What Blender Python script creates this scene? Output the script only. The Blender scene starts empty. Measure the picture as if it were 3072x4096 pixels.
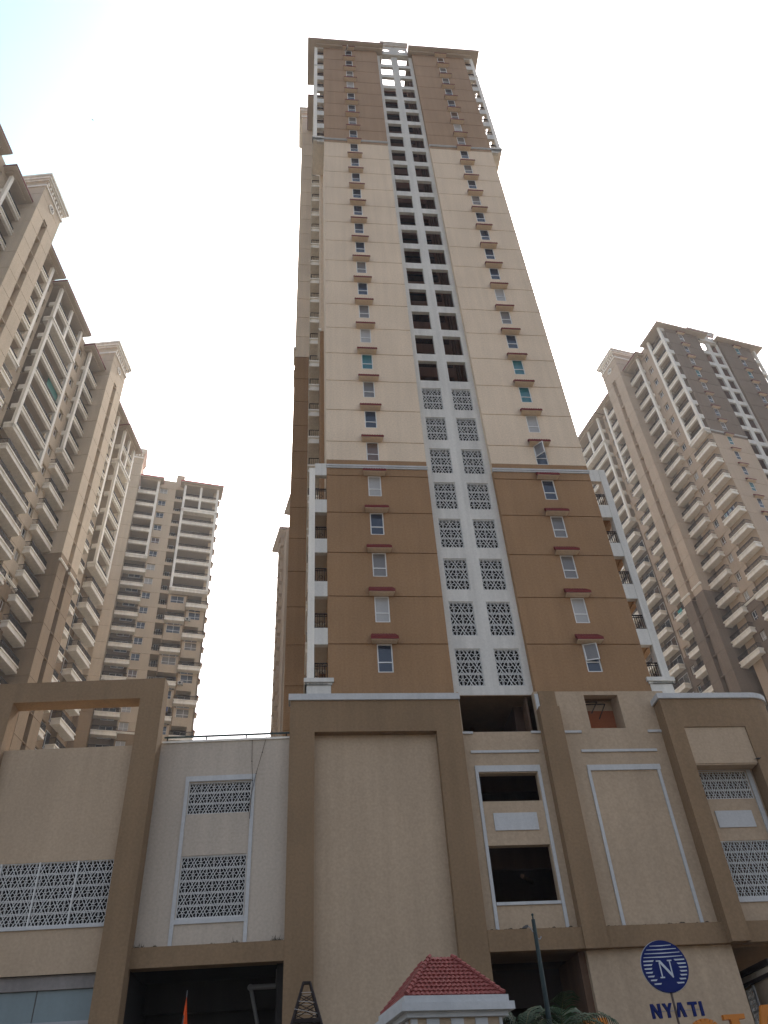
import bpy, math, random
from mathutils import Vector, Matrix
rnd = random.Random(7)
SC = bpy.context.scene
COL = SC.collection
R = math.radians

# ------------------------------------------------------------------ camera
cam_d = bpy.data.cameras.new("camera")
cam = bpy.data.objects.new("camera", cam_d); COL.objects.link(cam)
cam_d.sensor_fit = 'HORIZONTAL'; cam_d.sensor_width = 36.0
cam_d.lens = 36.0 * 3181.86 / 3072.0
cam_d.clip_start = 0.1; cam_d.clip_end = 5000
PITCH, YAW, ROLL = 0.7071775, 0.1331650, -0.0689534
cy, sy, cp, sp = math.cos(YAW), math.sin(YAW), math.cos(PITCH), math.sin(PITCH)
fw = Vector((sy*cp, cy*cp, sp)); rt = Vector((cy, -sy, 0)); up = rt.cross(fw)
cr, sr = math.cos(ROLL), math.sin(ROLL)
r2 = cr*rt + sr*up; u2 = -sr*rt + cr*up
M = Matrix((r2, u2, -fw)).transposed().to_4x4()
M.translation = Vector((-1.38306, -35.69483, 0.0))     # eye height is z = 0, the ground is z = -1.6
cam.matrix_world = M
SC.camera = cam
GZ = -1.6
HAZE = 0.0004

# ------------------------------------------------------------------ light
SUN_EL, SUN_AZ = R(50), R(14.5)          # azimuth east of +Y: behind the towers, to the right
w = bpy.data.worlds.new("World"); SC.world = w; w.use_nodes = True
nt = w.node_tree
bg = nt.nodes["Background"]
sky = nt.nodes.new("ShaderNodeTexSky"); sky.sky_type = 'NISHITA'; sky.sun_disc = False
sky.sun_elevation = SUN_EL; sky.sun_rotation = SUN_AZ
sky.altitude = 0; sky.air_density = 1.0; sky.dust_density = 5.0; sky.ozone_density = 1.0
hsv = nt.nodes.new("ShaderNodeHueSaturation"); hsv.inputs["Saturation"].default_value = 0.6
nt.links.new(sky.outputs[0], hsv.inputs["Color"]); 
# a clear blue gap in the white haze, high on the left of the towers
gt = nt.nodes.new("ShaderNodeTexCoord"); vd = nt.nodes.new("ShaderNodeVectorMath"); vd.operation = 'DOT_PRODUCT'
D0 = M.to_3x3() @ Vector((-1640/3181.86, 1780/3181.86, -1)).normalized(); vd.inputs[1].default_value = D0
mr = nt.nodes.new("ShaderNodeMapRange"); mr.interpolation_type = 'SMOOTHSTEP'
mr.inputs[1].default_value = math.cos(R(21)); mr.inputs[2].default_value = math.cos(R(1))
mg = nt.nodes.new("ShaderNodeMix"); mg.data_type = 'RGBA'; mg.blend_type = 'MULTIPLY'; mg.inputs[7].default_value = (.56, .84, .87, 1)
nt.links.new(gt.outputs["Generated"], vd.inputs[0]); nt.links.new(vd.outputs["Value"], mr.inputs[0]); nt.links.new(mr.outputs[0], mg.inputs[0])
nt.links.new(hsv.outputs[0], mg.inputs[6]); nt.links.new(mg.outputs[2], bg.inputs[0])
bg.inputs[1].default_value = 0.15
sl = bpy.data.lights.new("sun", 'SUN'); sl.energy = 2.0; sl.angle = R(0.5); sl.color = (1.0, 0.94, 0.84)
so = bpy.data.objects.new("sun", sl); COL.objects.link(so)
sd = Vector((math.sin(SUN_AZ)*math.cos(SUN_EL), math.cos(SUN_AZ)*math.cos(SUN_EL), math.sin(SUN_EL)))
so.rotation_euler = sd.to_track_quat('Z', 'Y').to_euler(); so.location = (0, 0, 200)
SC.view_settings.view_transform = 'Standard'; SC.view_settings.look = 'None'
SC.view_settings.exposure = 0.95; SC.view_settings.gamma = 1.0

# ------------------------------------------------------------------ materials
def stucco(name, col, var=0.10, streak=0.10, grain=0.10, bump=0.25, rough=0.9, spec=0.2):
    m = bpy.data.materials.new(name); m.use_nodes = True
    n = m.node_tree; L = n.links; b = n.nodes["Principled BSDF"]
    b.inputs["Roughness"].default_value = rough
    b.inputs["Specular IOR Level"].default_value = spec
    tc = n.nodes.new("ShaderNodeTexCoord")
    def noise(scale, detail, mp=None):
        t = n.nodes.new("ShaderNodeTexNoise"); t.inputs["Scale"].default_value = scale
        t.inputs["Detail"].default_value = detail
        if mp:
            q = n.nodes.new("ShaderNodeMapping"); q.inputs["Scale"].default_value = mp
            L.new(tc.outputs["Object"], q.inputs[0]); L.new(q.outputs[0], t.inputs[0])
        else: L.new(tc.outputs["Object"], t.inputs[0])
        return t
    def amp(t, a):
        r = n.nodes.new("ShaderNodeMapRange")
        r.inputs[1].default_value = 0.25; r.inputs[2].default_value = 0.75
        r.inputs[3].default_value = 1-a; r.inputs[4].default_value = 1+a*0.6
        L.new(t.outputs["Fac"], r.inputs[0]); return r
    def mul(x, y):
        q = n.nodes.new("ShaderNodeMath"); q.operation = 'MULTIPLY'
        L.new(x.outputs[0], q.inputs[0]); L.new(y.outputs[0], q.inputs[1]); return q
    a = amp(noise(0.22, 5), var); s = amp(noise(1.0, 4, (2.2, 2.2, 0.10)), streak); g = amp(noise(9.0, 6), grain)
    f = mul(mul(a, s), g)
    mx = n.nodes.new("ShaderNodeMix"); mx.data_type = 'RGBA'; mx.blend_type = 'MULTIPLY'
    mx.inputs["Factor"].default_value = 1.0
    mx.inputs[6].default_value = (*col, 1)
    L.new(f.outputs[0], mx.inputs[7]); L.new(mx.outputs[2], b.inputs["Base Color"])
    if bump:
        bp = n.nodes.new("ShaderNodeBump"); bp.inputs["Strength"].default_value = bump; bp.inputs["Distance"].default_value = 0.02
        L.new(noise(14.0, 5).outputs["Fac"], bp.inputs["Height"]); L.new(bp.outputs[0], b.inputs["Normal"])
    return m
def plain(name, col, rough=0.6, metal=0.0, spec=0.4, var=0.06):
    m = stucco(name, col, var, var*0.7, var*0.5, 0.0, rough, spec)
    m.node_tree.nodes["Principled BSDF"].inputs["Metallic"].default_value = metal
    return m
CREAM = stucco("cream stucco", (0.74, 0.60, 0.445), .09, .07, .13)
BROWN = stucco("brown stucco", (0.335, 0.203, 0.107), .12, .10, .14)
WHITE = stucco("white stucco", (0.66, 0.64, 0.585), .08, .16, .08)
PCREAM = stucco("podium cream stucco", (0.45, 0.345, 0.24), .12, .08, .13)  # podium cream and brown: weaker light near the ground painted in
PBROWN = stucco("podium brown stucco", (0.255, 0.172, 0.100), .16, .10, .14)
TRIM = stucco("white trim paint", (0.52, 0.525, 0.52), .08, .10, .08)
VEILED = stucco("haze paled brown stucco", (0.385, 0.262, 0.168), .12, .10, .14)  # upper brown paled and greyed to imitate bright haze over the tower top
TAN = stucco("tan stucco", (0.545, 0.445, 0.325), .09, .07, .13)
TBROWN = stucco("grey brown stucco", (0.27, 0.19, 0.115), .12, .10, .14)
RTAN = stucco("shade darkened tan stucco", (0.49, 0.385, 0.285), .09, .07, .13)  # right tower tan and brown carry its shade in the colour
RBROWN = stucco("shade darkened brown stucco", (0.20, 0.15, 0.11), .12, .10, .14)  # brown with the right tower's shade mixed in
RECESS = stucco("shaded balcony wall paint", (0.24, 0.19, 0.15), .12, .1, .1)  # wall tone darkened to imitate shade inside the balconies
LEDGE = stucco("off white ledge paint", (0.86, 0.82, 0.73), .10, .14, .06)
SCREEN = stucco("screen panel paint", (0.62, 0.62, 0.60), .06, .05, .06)
VOID = stucco("unlit parking deck", (0.025, 0.022, 0.02), .2, .2, .1)  # near black colour painted in place of darkness behind the screens
SOFFIT = stucco("soffit paint", (0.50, 0.43, 0.35), .06, .04, .08)
MAROON = plain("maroon tile paint", (0.17, 0.033, 0.030), .75, 0, .2)
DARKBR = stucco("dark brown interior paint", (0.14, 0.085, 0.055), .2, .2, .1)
DARK = stucco("unlit concrete", (0.10, 0.09, 0.08), .2, .2, .1)
REDBR = stucco("red brown paint", (0.30, 0.10, 0.045), .1, .1, .1)
IRON = plain("painted iron", (0.022, 0.015, 0.014), .6, 0, .2)
FRAMEW = plain("white window frame", (0.72, 0.72, 0.70), .4)
GREYMET = plain("grey metal", (0.30, 0.31, 0.32), .45, .3)
def glass(name, col, rough=0.06, spec=0.7):
    m = plain(name, col, rough, 0, spec, .12); return m
GL = [glass("dark blue glass", (0.030, 0.042, 0.065)), glass("curtained glass", (0.16, 0.15, 0.14), .25),
      glass("white blind glass", (0.36, 0.35, 0.33), .3), glass("teal glass", (0.03, 0.14, 0.16), .15),
      glass("brown curtain glass", (0.13, 0.085, 0.065), .2)]
SHOPGL = glass("frosted shop glass", (0.14, 0.19, 0.20), .35)

# ------------------------------------------------------------------ mesh helpers
class MB:
    def __init__(s, tf=None): s.v = []; s.f = []; s.m = []; s.tf = tf
    def pt(s, p):
        s.v.append(tuple(s.tf(*p)) if s.tf else tuple(p)); return len(s.v)-1
    def face(s, pts, m=0):
        s.f.append([s.pt(p) for p in pts]); s.m.append(m)
    def box(s, a0, a1, b0, b1, c0, c1, m=0):
        if a1 < a0: a0, a1 = a1, a0
        if b1 < b0: b0, b1 = b1, b0
        if c1 < c0: c0, c1 = c1, c0
        i = [s.pt(p) for p in ((a0,b0,c0),(a1,b0,c0),(a1,b1,c0),(a0,b1,c0),(a0,b0,c1),(a1,b0,c1),(a1,b1,c1),(a0,b1,c1))]
        for q in ((0,3,2,1),(4,5,6,7),(0,1,5,4),(1,2,6,5),(2,3,7,6),(3,0,4,7)):
            s.f.append([i[k] for k in q]); s.m.append(m)
    def prism(s, poly, d0, d1, m=0, plane='xz'):
        # polygon in (a,c) extruded along b from d0 to d1
        n = len(poly)
        mk = (lambda p, d: (p[0], d, p[1])) if plane == 'xz' else ((lambda p, d: (d, p[0], p[1])) if plane == 'yz' else (lambda p, d: (p[0], p[1], d)))
        A = [s.pt(mk(p, d0)) for p in poly]; B = [s.pt(mk(p, d1)) for p in poly]
        s.f.append(A[::-1]); s.m.append(m); s.f.append(B); s.m.append(m)
        for i in range(n):
            j = (i+1) % n; s.f.append([A[i], A[j], B[j], B[i]]); s.m.append(m)
    def tube(s, p, q, r0, r1=None, n=8, m=0, cap=True):
        r1 = r0 if r1 is None else r1
        p, q = Vector(p), Vector(q); d = (q-p).normalized()
        a = d.cross(Vector((0,0,1)) if abs(d.z) < .9 else Vector((1,0,0))).normalized(); b = d.cross(a)
        A = []; B = []
        for i in range(n):
            t = 2*math.pi*i/n; o = math.cos(t)*a + math.sin(t)*b
            A.append(s.pt(p+o*r0)); B.append(s.pt(q+o*r1))
        for i in range(n):
            j = (i+1) % n; s.f.append([A[i], A[j], B[j], B[i]]); s.m.append(m)
        if cap: s.f.append(A[::-1]); s.m.append(m); s.f.append(B); s.m.append(m)
    def ball(s, c, r, n=10, m=0):
        rows = []
        for i in range(n//2+1):
            th = math.pi*i/(n//2)
            rows.append([s.pt((c[0]+r*math.sin(th)*math.cos(2*math.pi*j/n), c[1]+r*math.sin(th)*math.sin(2*math.pi*j/n), c[2]+r*math.cos(th))) for j in range(n)])
        for i in range(n//2):
            for j in range(n):
                k = (j+1) % n; s.f.append([rows[i][j], rows[i+1][j], rows[i+1][k], rows[i][k]]); s.m.append(m)
    def relief(s, u0, u1, v0, v1, ops, depth=0.0, mat=lambda u, v: 0):
        # heightfield on an uneven grid. ops: (ua, ub, va, vb, depth, hole, m); u across, v up, depth into the wall
        us = sorted({u0, u1} | {min(max(x, u0), u1) for o in ops for x in o[:2]})
        vs = sorted({v0, v1} | {min(max(x, v0), v1) for o in ops for x in o[2:4]})
        us = [x for i, x in enumerate(us) if i == 0 or x-us[i-1] > 1e-5]; vs = [x for i, x in enumerate(vs) if i == 0 or x-vs[i-1] > 1e-5]
        nu, nv = len(us)-1, len(vs)-1
        D = [[depth]*nv for _ in range(nu)]; H = [[False]*nv for _ in range(nu)]; Q = [[None]*nv for _ in range(nu)]
        for (ua, ub, va, vb, d, hole, mm) in ops:
            I = [i for i in range(nu) if ua-1e-6 <= (us[i]+us[i+1])/2 <= ub+1e-6]
            J = [j for j in range(nv) if va-1e-6 <= (vs[j]+vs[j+1])/2 <= vb+1e-6]
            for i in I:
                for j in J: D[i][j] = d; H[i][j] = hole; Q[i][j] = mm
        for i in range(nu):
            for j in range(nv):
                a, b, c, e = us[i], us[i+1], vs[j], vs[j+1]; d = D[i][j]
                mm = Q[i][j] if Q[i][j] is not None else mat((a+b)/2, (c+e)/2)
                if not H[i][j]: s.face(((a,d,c),(b,d,c),(b,d,e),(a,d,e)), mm)
                if i+1 < nu and abs(D[i+1][j]-d) > 1e-6:
                    o = D[i+1][j]; m2 = mat(a, (c+e)/2); s.face(((b,d,c),(b,o,c),(b,o,e),(b,d,e)), m2)
                if j+1 < nv and abs(D[i][j+1]-d) > 1e-6:
                    o = D[i][j+1]; m2 = mat((a+b)/2, e); s.face(((a,d,e),(b,d,e),(b,o,e),(a,o,e)), m2)
    def mesh(s, name, mats):
        me = bpy.data.meshes.new(name); me.from_pydata(s.v, [], s.f)
        for m in (mats if isinstance(mats, (list, tuple)) else [mats]): me.materials.append(m)
        me.polygons.foreach_set("material_index", s.m); me.update(); return me
    def obj(s, name, mats, parent=None, loc=None, rz=None):
        return put(s.mesh(name, mats), name, parent, loc, rz)
def put(me, name, parent=None, loc=None, rz=None):
    o = bpy.data.objects.new(name, me); COL.objects.link(o)
    if parent is not None: o.parent = parent
    if loc is not None: o.location = loc
    if rz is not None: o.rotation_euler = (0, 0, rz)
    return o
def tag(o, label, cat, group=None, kind=None):
    if kind: o["kind"] = kind
    if label: o["label"] = label; o["category"] = cat
    if group: o["group"] = group
    return o
def thing(name, label, cat, loc=(0,0,0), rz=0, group=None):
    o = bpy.data.objects.new(name, None); COL.objects.link(o); o.location = loc; o.rotation_euler = (0,0,rz)
    o.empty_display_size = 0.5
    return tag(o, label, cat, group)

# parts placed many times: the first 100 are objects, the rest are merged in one "stuff" part
class Pool:
    def __init__(s, root): s.root = root; s.n = {}; s.over = {}
    def put(s, name, me, loc, rz, subs=()):
        k = s.n.get(name, 0)
        if k < 100:
            s.n[name] = k+1
            o = put(me, name, s.root, loc, rz)
            for sn, sm in subs: put(sm, sn, o)
            return o
        s.over.setdefault(name, []).append((me, loc, rz))
        for sn, sm in subs: s.over[name].append((sm, loc, rz))
    def finish(s):
        for name, lst in s.over.items():
            mb = MB(); mats = []; ms = []
            for me, loc, rz in lst:
                mt = Matrix.Translation(loc) @ Matrix.Rotation(rz, 4, 'Z'); base = len(mb.v)
                idx = []
                for m in me.materials:
                    if m not in mats: mats.append(m)
                    idx.append(mats.index(m))
                mb.v += [tuple(mt @ v.co) for v in me.vertices]
                for p in me.polygons: mb.f.append([base+i for i in p.vertices]); mb.m.append(idx[p.material_index])
            o = mb.obj(name, mats, s.root); o["kind"] = "stuff"

CACHE = {}
def cached(key, fn):
    if key not in CACHE: CACHE[key] = fn()
    return CACHE[key]

# a window: x centred, top at z = 0, outer face towards -y; frame + panes
def window_mesh(wd, ht, style, rail=0.36, d=0.07):
    def fn():
        fr = MB(); t = 0.06; x0, x1 = -wd/2, wd/2
        fr.box(x0, x1, 0, d, -t, 0); fr.box(x0, x1, 0, d, -ht, -ht+t)
        fr.box(x0, x0+t, 0, d, -ht+t, -t); fr.box(x1-t, x1, 0, d, -ht+t, -t)
        zs = -ht*(1-rail)
        fr.box(x0+t, x1-t, 0.004, d-.004, zs-t/2, zs+t/2)
        if style == 'slide':
            fr.box(-t/2, t/2, 0.006, d-.006, -ht+t, -t)
        pn = MB(); pn.box(x0+t, x1-t, d*.5, d*.5+.012, -ht+t, -t)
        return fr, pn
    return cached(('w', wd, ht, style, rail), fn)
def win_objs(wd, ht, style, g, rail=.36):
    fr, pn = window_mesh(wd, ht, style, rail)
    return (cached(('wf', wd, ht, style, rail), lambda: fr.mesh("window", FRAMEW)),
            cached(('wp', wd, ht, style, rail, g), lambda: pn.mesh("pane", GL[g])))
def win_single(wd, ht, style, g, rail=.36):
    def fn():
        fr, pn = window_mesh(wd, ht, style, rail)
        mb = MB(); mb.v = fr.v + pn.v; mb.f = fr.f + [[i+len(fr.v) for i in f] for f in pn.f]; mb.m = fr.m + [1]*len(pn.f)
        return mb.mesh("window", [FRAMEW, GL[g]])
    return cached(('ws', wd, ht, style, g, rail), fn)
def railing_mesh(wd, h=0.75, gap=0.13):
    def fn():
        mb = MB(); x0, x1 = -wd/2, wd/2
        mb.box(x0, x1, -.03, .03, h-.06, h); mb.box(x0, x1, -.018, .018, h-.19, h-.15); mb.box(x0, x1, -.015, .015, .05, .08)
        n = max(2, int(wd/gap))
        for i in range(n+1):
            x = x0+.01+(wd-.02)*i/n; r = .028 if i % 6 else .036
            mb.box(x-r*.6, x+r*.6, -r*.6, r*.6, 0, h-.04)
        k = max(1, int(wd/0.9))
        for i in range(k):                                       # a scroll motif in each bay
            cx = x0+(i+.5)*wd/k
            for a in range(8):
                t0, t1 = a*math.pi/4, (a+1)*math.pi/4
                mb.tube((cx+.12*math.cos(t0), -.006, .34+.12*math.sin(t0)), (cx+.12*math.cos(t1), -.006, .34+.12*math.sin(t1)), .012, n=4, cap=False)
        return mb.mesh("railing", IRON)
    return cached(('r', round(wd,2), h, gap), fn)
# balcony: slab with a moulded parapet band; x centred, z = 0 under side, back at y = 0
def balcony_mesh(wd, dp=1.1, h=0.75):
    def fn():
        mb = MB(); x0, x1 = -wd/2, wd/2
        mb.box(x0+.1, x1-.1, -dp+.1, 0, .04, .20)
        for (o, a, b) in ((0, .0, .26), (-.07, .26, h-.16), (.03, h-.16, h)):
            mb.box(x0-o, x1+o, -dp-o, -dp+.14, a, b)
            mb.box(x0-o, x0+.14, -dp+.14, 0, a, b); mb.box(x1-.14, x1+o, -dp+.14, 0, a, b)
        return mb.mesh("balcony", LEDGE)
    return cached(('b', round(wd,2), dp, h), fn)
def awning_mesh(wd=1.46, dp=0.45):
    def fn():
        mb = MB()
        # sloped tile slab on a cream soffit, tapering towards the wall
        x0, x1 = -wd/2, wd/2
        A = [(x0+.08,0,.33),(x1-.08,0,.33),(x1,-dp,-.08),(x0,-dp,-.08)]
        B = [(p[0],p[1],p[2]-.17 if p[1] else p[2]-.25) for p in A]
        mb.face(A, 0); mb.face([A[3],A[2],B[2],B[3]], 0)
        mb.face([A[0],A[3],B[3],B[0]], 0); mb.face([A[2],A[1],B[1],B[2]], 0)
        C = [(x0+.08,0,-.275),(x1-.08,0,-.275),(x1-.03,-dp+.03,-.275),(x0+.03,-dp+.03,-.275)]
        D = [(p[0],p[1],p[2]+.04) for p in C]
        mb.face(C, 1); mb.face([C[3],C[2],D[2],D[3]], 1); mb.face([C[0],C[3],D[3],D[0]], 1); mb.face([C[2],C[1],D[1],D[2]], 1)
        for i in range(9):                                       # tile ribs
            t = (i+.5)/9; xa = x0+.08+(wd-.16)*t; xb = x0+wd*t
            mb.tube((xa,0,.335),(xb,-dp,-.075), .022, n=5, m=0)
        return mb.mesh("awning", [MAROON, CREAM])
    return cached(('a', wd, dp), fn)

# pierced screen: doubled kagome lattice with six-spoke rosettes, clipped to a rectangle
def screen(mb, x0, x1, z0, z1, a, y=0.0, d=0.035, m=0):
    bar = .088*a; gap = .09*a; gd = .29*a
    h = a*math.sqrt(3); cx0, cz0 = (x0+x1)/2, (z0+z1)/2
    def clip(p, q):
        t0, t1 = 0.0, 1.0; dx, dz = q[0]-p[0], q[1]-p[1]
        for pp, qq in ((-dx, p[0]-x0), (dx, x1-p[0]), (-dz, p[1]-z0), (dz, z1-p[1])):
            if abs(pp) < 1e-9:
                if qq < 0: return None
            else:
                t = qq/pp
                if pp < 0: t0 = max(t0, t)
                else: t1 = min(t1, t)
        return None if t1-t0 < 1e-3 else ((p[0]+dx*t0, p[1]+dz*t0), (p[0]+dx*t1, p[1]+dz*t1))
    def strip(p, q, w_, lay):
        c = clip(p, q)
        if not c: return
        (ax, az), (bx, bz) = c; L_ = math.hypot(bx-ax, bz-az)
        if L_ < .015: return
        nx, nz = -(bz-az)/L_*w_/2, (bx-ax)/L_*w_/2; o = y-lay*.0025
        mb.prism([(ax-nx,az-nz),(bx-nx,bz-nz),(bx+nx,bz+nz),(ax+nx,az+nz)], o, o+d, m)
    W, H = (x1-x0), (z1-z0); Lg = W+H
    nj = int(H/h)+3
    for j in range(-nj, nj+1):
        for o in (-1, 1):
            z = cz0+(j+.5)*h+o*(gap+bar)/2; strip((x0-1, z), (x1+1, z), bar, 0)
    nd = int(Lg/a)+6
    for sgn, lay in ((1, 1), (-1, 2)):
        ux, uz = .5, sgn*math.sqrt(3)/2
        for i in range(-nd, nd+1):
            px = cx0+(2*i+1)*a
            for o in (-1, 1):
                qx = px+o*(gd+bar)/2*(2/math.sqrt(3))
                strip((qx-ux*Lg*2, cz0-uz*Lg*2), (qx+ux*Lg*2, cz0+uz*Lg*2), bar, lay)
    for j in range(-nj, nj+1):
        for i in range(-int(W/a)-2, int(W/a)+3):
            x = cx0+2*a*i+(a if j % 2 else 0); z = cz0+j*h
            for k in range(6):
                t = math.pi/6+k*math.pi/3; r1 = h/2-gd*.6
                if k % 3 == 1:
                    for o in (-1, 1): strip((x+o*.07*a, z+.16*a*math.sin(t)), (x+o*.07*a, z+(h/2)*math.sin(t)), bar*.75, 3)
                else: strip((x+.16*a*math.cos(t), z+.16*a*math.sin(t)), (x+r1*math.cos(t), z+r1*math.sin(t)), bar*.75, 3)
            for k in range(6):
                t, t2 = k*math.pi/3, (k+1)*math.pi/3; rr = a*.17
                strip((x+rr*math.cos(t), z+rr*math.sin(t)), (x+rr*math.cos(t2), z+rr*math.sin(t2)), bar*.8, 4)
    f = 0.035
    for q in ((x0, x1, z0, z0+f), (x0, x1, z1-f, z1), (x0, x0+f, z0+f, z1-f), (x1-f, x1, z0+f, z1-f)):
        mb.box(q[0], q[1], y-.016, y+d, q[2], q[3], m)

# ------------------------------------------------------------------ tower vocabulary
def G(k): return 21.7+3.0*(k-1)            # head level of the windows of floor k (28 floors)
class Face:
    # one elevation of a tower: s runs along it, out points away from the wall
    def __init__(self, root, pool, origin, theta, sgn, dz):
        self.root, self.pool, self.o, self.th, self.sgn, self.dz = root, pool, origin, theta, sgn, dz
    mats = None; rim = None
    def tf(self, s, out, z): return (self.sgn*s, -out, z+self.dz)
    def mb(self): return MB(self.tf)
    def add(self, mb, name, mats, parent=None):
        if parent is not None: return mb.obj(name, mats, parent)
        return mb.obj(name, mats, self.root, (self.o[0], self.o[1], 0), self.th)
    def loc(self, s, out, z):
        u, y = self.sgn*s, -out; c, q = math.cos(self.th), math.sin(self.th)
        return (self.o[0]+c*u-q*y, self.o[1]+q*u+c*y, z+self.dz)
    def inst(self, name, me, s, out, z, subs=()):
        return self.pool.put(name, me, self.loc(s, out, z), self.th, subs)
    def zone(self, zb):                     # brown below zb
        return lambda u, v: 1 if v < zb else 0
    # plain wall slab with grooves and a column of windows
    def wall(self, s0, s1, out, back, ztop, zbot, zb, win=None, kk=(), name="wall", mats=None, wz=1.35):
        mb = self.mb()
        ops = [(s0, s1, G(k)-.03, G(k)+.03, -.05, False, None) for k in range(kk[0], kk[-1]+1)] if kk else []
        if win:
            ops += [(win[0], win[1], G(k)-wz, G(k), -.28, False, None) for k in kk]
        rel = MB(lambda u, d, v: self.tf(u, out+d, v))
        rel.relief(s0, s1, zbot, ztop, ops, 0.0, self.zone(zb))
        mb.v, mb.f, mb.m = rel.v, rel.f, rel.m
        for z0, z1, m in ((zbot, zb, 1), (zb, ztop, 0)):
            for s in (s0, s1): mb.face(((s,out,z0),(s,back,z0),(s,back,z1),(s,out,z1)), m)
        self.add(mb, name, mats or self.mats or [TAN, TBROWN])
        if win:
            for k in kk:
                g = rnd.choice((0, 0, 0, 4, 1, 2)); self.inst("window", win_single(round(win[1]-win[0],2), wz, 'slide', g), (win[0]+win[1])/2, out-.24, G(k))
    def trim(self, s0, s1, out, z, h=.28, p=.14):
        mb = self.mb(); mb.box(s0-p, s1+p, out-.1, out+p*.6, z, z+h*.5); mb.box(s0-p, s1+p, out-.1, out+p, z+h*.5, z+h)
        self.add(mb, "trim", LEDGE)
    def shaft(self, s0, s1, ztop, zbot, zb, out=2.4, back=-2.0, slot=True):
        mb = self.mb(); c = (s0+s1)/2
        ks = [k for k in range(1, 30) if zbot < G(k) < ztop-3]
        ops = [(s0, s1, G(k)-.03, G(k)+.03, -.05, False, None) for k in ks]
        if slot: ops.append((c-.45, c+.45, zbot, ztop-6.2, -.7, False, None))
        rel = MB(lambda u, d, v: self.tf(u, out+d, v)); rel.relief(s0, s1, zbot, ztop-.8, ops, 0.0, self.zone(zb))
        mb.v, mb.f, mb.m = rel.v, rel.f, rel.m
        # side walls with the same joints
        for s in (s0, s1):
            e = -1 if s == s0 else 1
            side = MB(lambda u, d, v: self.tf(s+d*e, u, v))
            side.relief(back, out, zbot, ztop-.8, [(back, out, G(k)-.03, G(k)+.03, -.05, False, None) for k in ks], 0.0, self.zone(zb))
            n = len(mb.v); mb.v += side.v; mb.f += [[i+n for i in f] for f in side.f]; mb.m += side.m
        if slot:
            for k in ks: mb.box(c-.45, c+.45, out-.65, out-.08, G(k)+.1, G(k)+.22, self.zone(zb)(0, G(k)))
        so_ = self.add(mb, "stair_shaft", self.mats or [TAN, TBROWN])
        co = self.mb()
        for (p, a, b) in ((.12, 2.2, 1.9), (.16, 1.0, .75), (.32, .75, .35), (.46, .35, 0)):
            co.box(s0-p, s1+p, back, out+p, ztop-a, ztop-b)
        n_ = int((s1-s0)/.5)
        for i in range(n_):
            x = s0+(i+.25)*(s1-s0)/n_; co.box(x, x+.25, out, out+.10, ztop-1.6, ztop-1.15)
        self.add(co, "cornice", LEDGE)
        ve = MB()
        for i in range(20):
            t0, t1 = i*math.pi/10, (i+1)*math.pi/10
            ve.prism([(.55*math.cos(t0),.55*math.sin(t0)),(.55*math.cos(t1),.55*math.sin(t1)),(.42*math.cos(t1),.42*math.sin(t1)),(.42*math.cos(t0),.42*math.sin(t0))], -.06, .02, 1)
        for i in range(8):
            t0 = i*math.pi/4; ve.prism([(.14*math.cos(t0-.3),.14*math.sin(t0-.3)),(.43*math.cos(t0-.06),.43*math.sin(t0-.06)),(.43*math.cos(t0+.06),.43*math.sin(t0+.06)),(.14*math.cos(t0+.3),.14*math.sin(t0+.3))], -.05, .02, 1)
        ve.prism([(.43*math.cos(i*math.pi/10), .43*math.sin(i*math.pi/10)) for i in range(20)], -.012, .02, 0)
        self.inst("round_vent", cached('vent', lambda: ve.mesh("round_vent", [IRON, LEDGE])), c, out+.02, ztop-3.4)
        if zb > zbot: self.trim(s0, c-.45 if slot else s1, out, zb-.1); 
        if zb > zbot and slot: self.trim(c+.45, s1, out, zb-.1)
    def eave(self, s0, s1, out, zs, back=-2.1, t=.40):
        mb = self.mb(); mb.box(s0, s1, back, out, zs, zs+.14, 1); mb.box(s0-.05, s1+.05, back, out+.05, zs+.14, zs+t, 0)
        mb.box(s0+.5, s1-.5, back, out-.55, zs-.22, zs, 1)
        mb.face(((s0-.04,out+.04,zs+t),(s1+.04,out+.04,zs+t),(s1-.7,back,zs+1.5),(s0+.7,back,zs+1.5)), 0)
        self.add(mb, "eave", [self.rim or MAROON, SOFFIT])
    # white frame of pillars and moulded bands over floors k0..k1; band of floor k sits above its opening
    def frame(self, s0, s1, k0, k1, out=1.05, pw=.42, left=True, right=True, mull=None, mulk=26, slab=-1.99, ztop=None, rail=True, single=None, mats=None, slabs=True):
        mb = self.mb(); z0 = G(k0-1)+.2; z1 = ztop or G(k1)+.55
        if left: mb.box(s0, s0+pw, out-.35, out, z0+.02, z1)
        if right: mb.box(s1-pw, s1, out-.35, out, z0+.02, z1)
        if mull: mb.box(mull-.2, mull+.2, out-.30, out-.01, G(mulk-1)+.9, z1)
        a, b = (s0+pw if left else s0), (s1-pw if right else s1)
        for k in range(k0-1, k1):
            z = G(k)
            if k == k0-1 or (mull and k == mulk-1):
                for (p, q, r) in ((.0, .18, .62), (.10, .62, .95)): mb.box(s0-p*.6, s1+p*.6, 0, out+p, z+q, z+r)
            else:
                for (p, q, r) in ((-.02, .2, .42), (-.09, .42, .72), (.03, .72, .88)): mb.box(a, b, out-.34, out+p, z+q, z+r)
                if left: mb.box(s0+.04, s0+.3, 0, out-.35, z+.2, z+.88)
                if right: mb.box(s1-.3, s1-.04, 0, out-.35, z+.2, z+.88)
            if slabs or k == k0-1: mb.box(a+.01, b-.01, slab, out-.36, z+.25, z+.40, 1)
        f = self.add(mb, "balcony_frame", mats or [LEDGE, SOFFIT])
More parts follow.
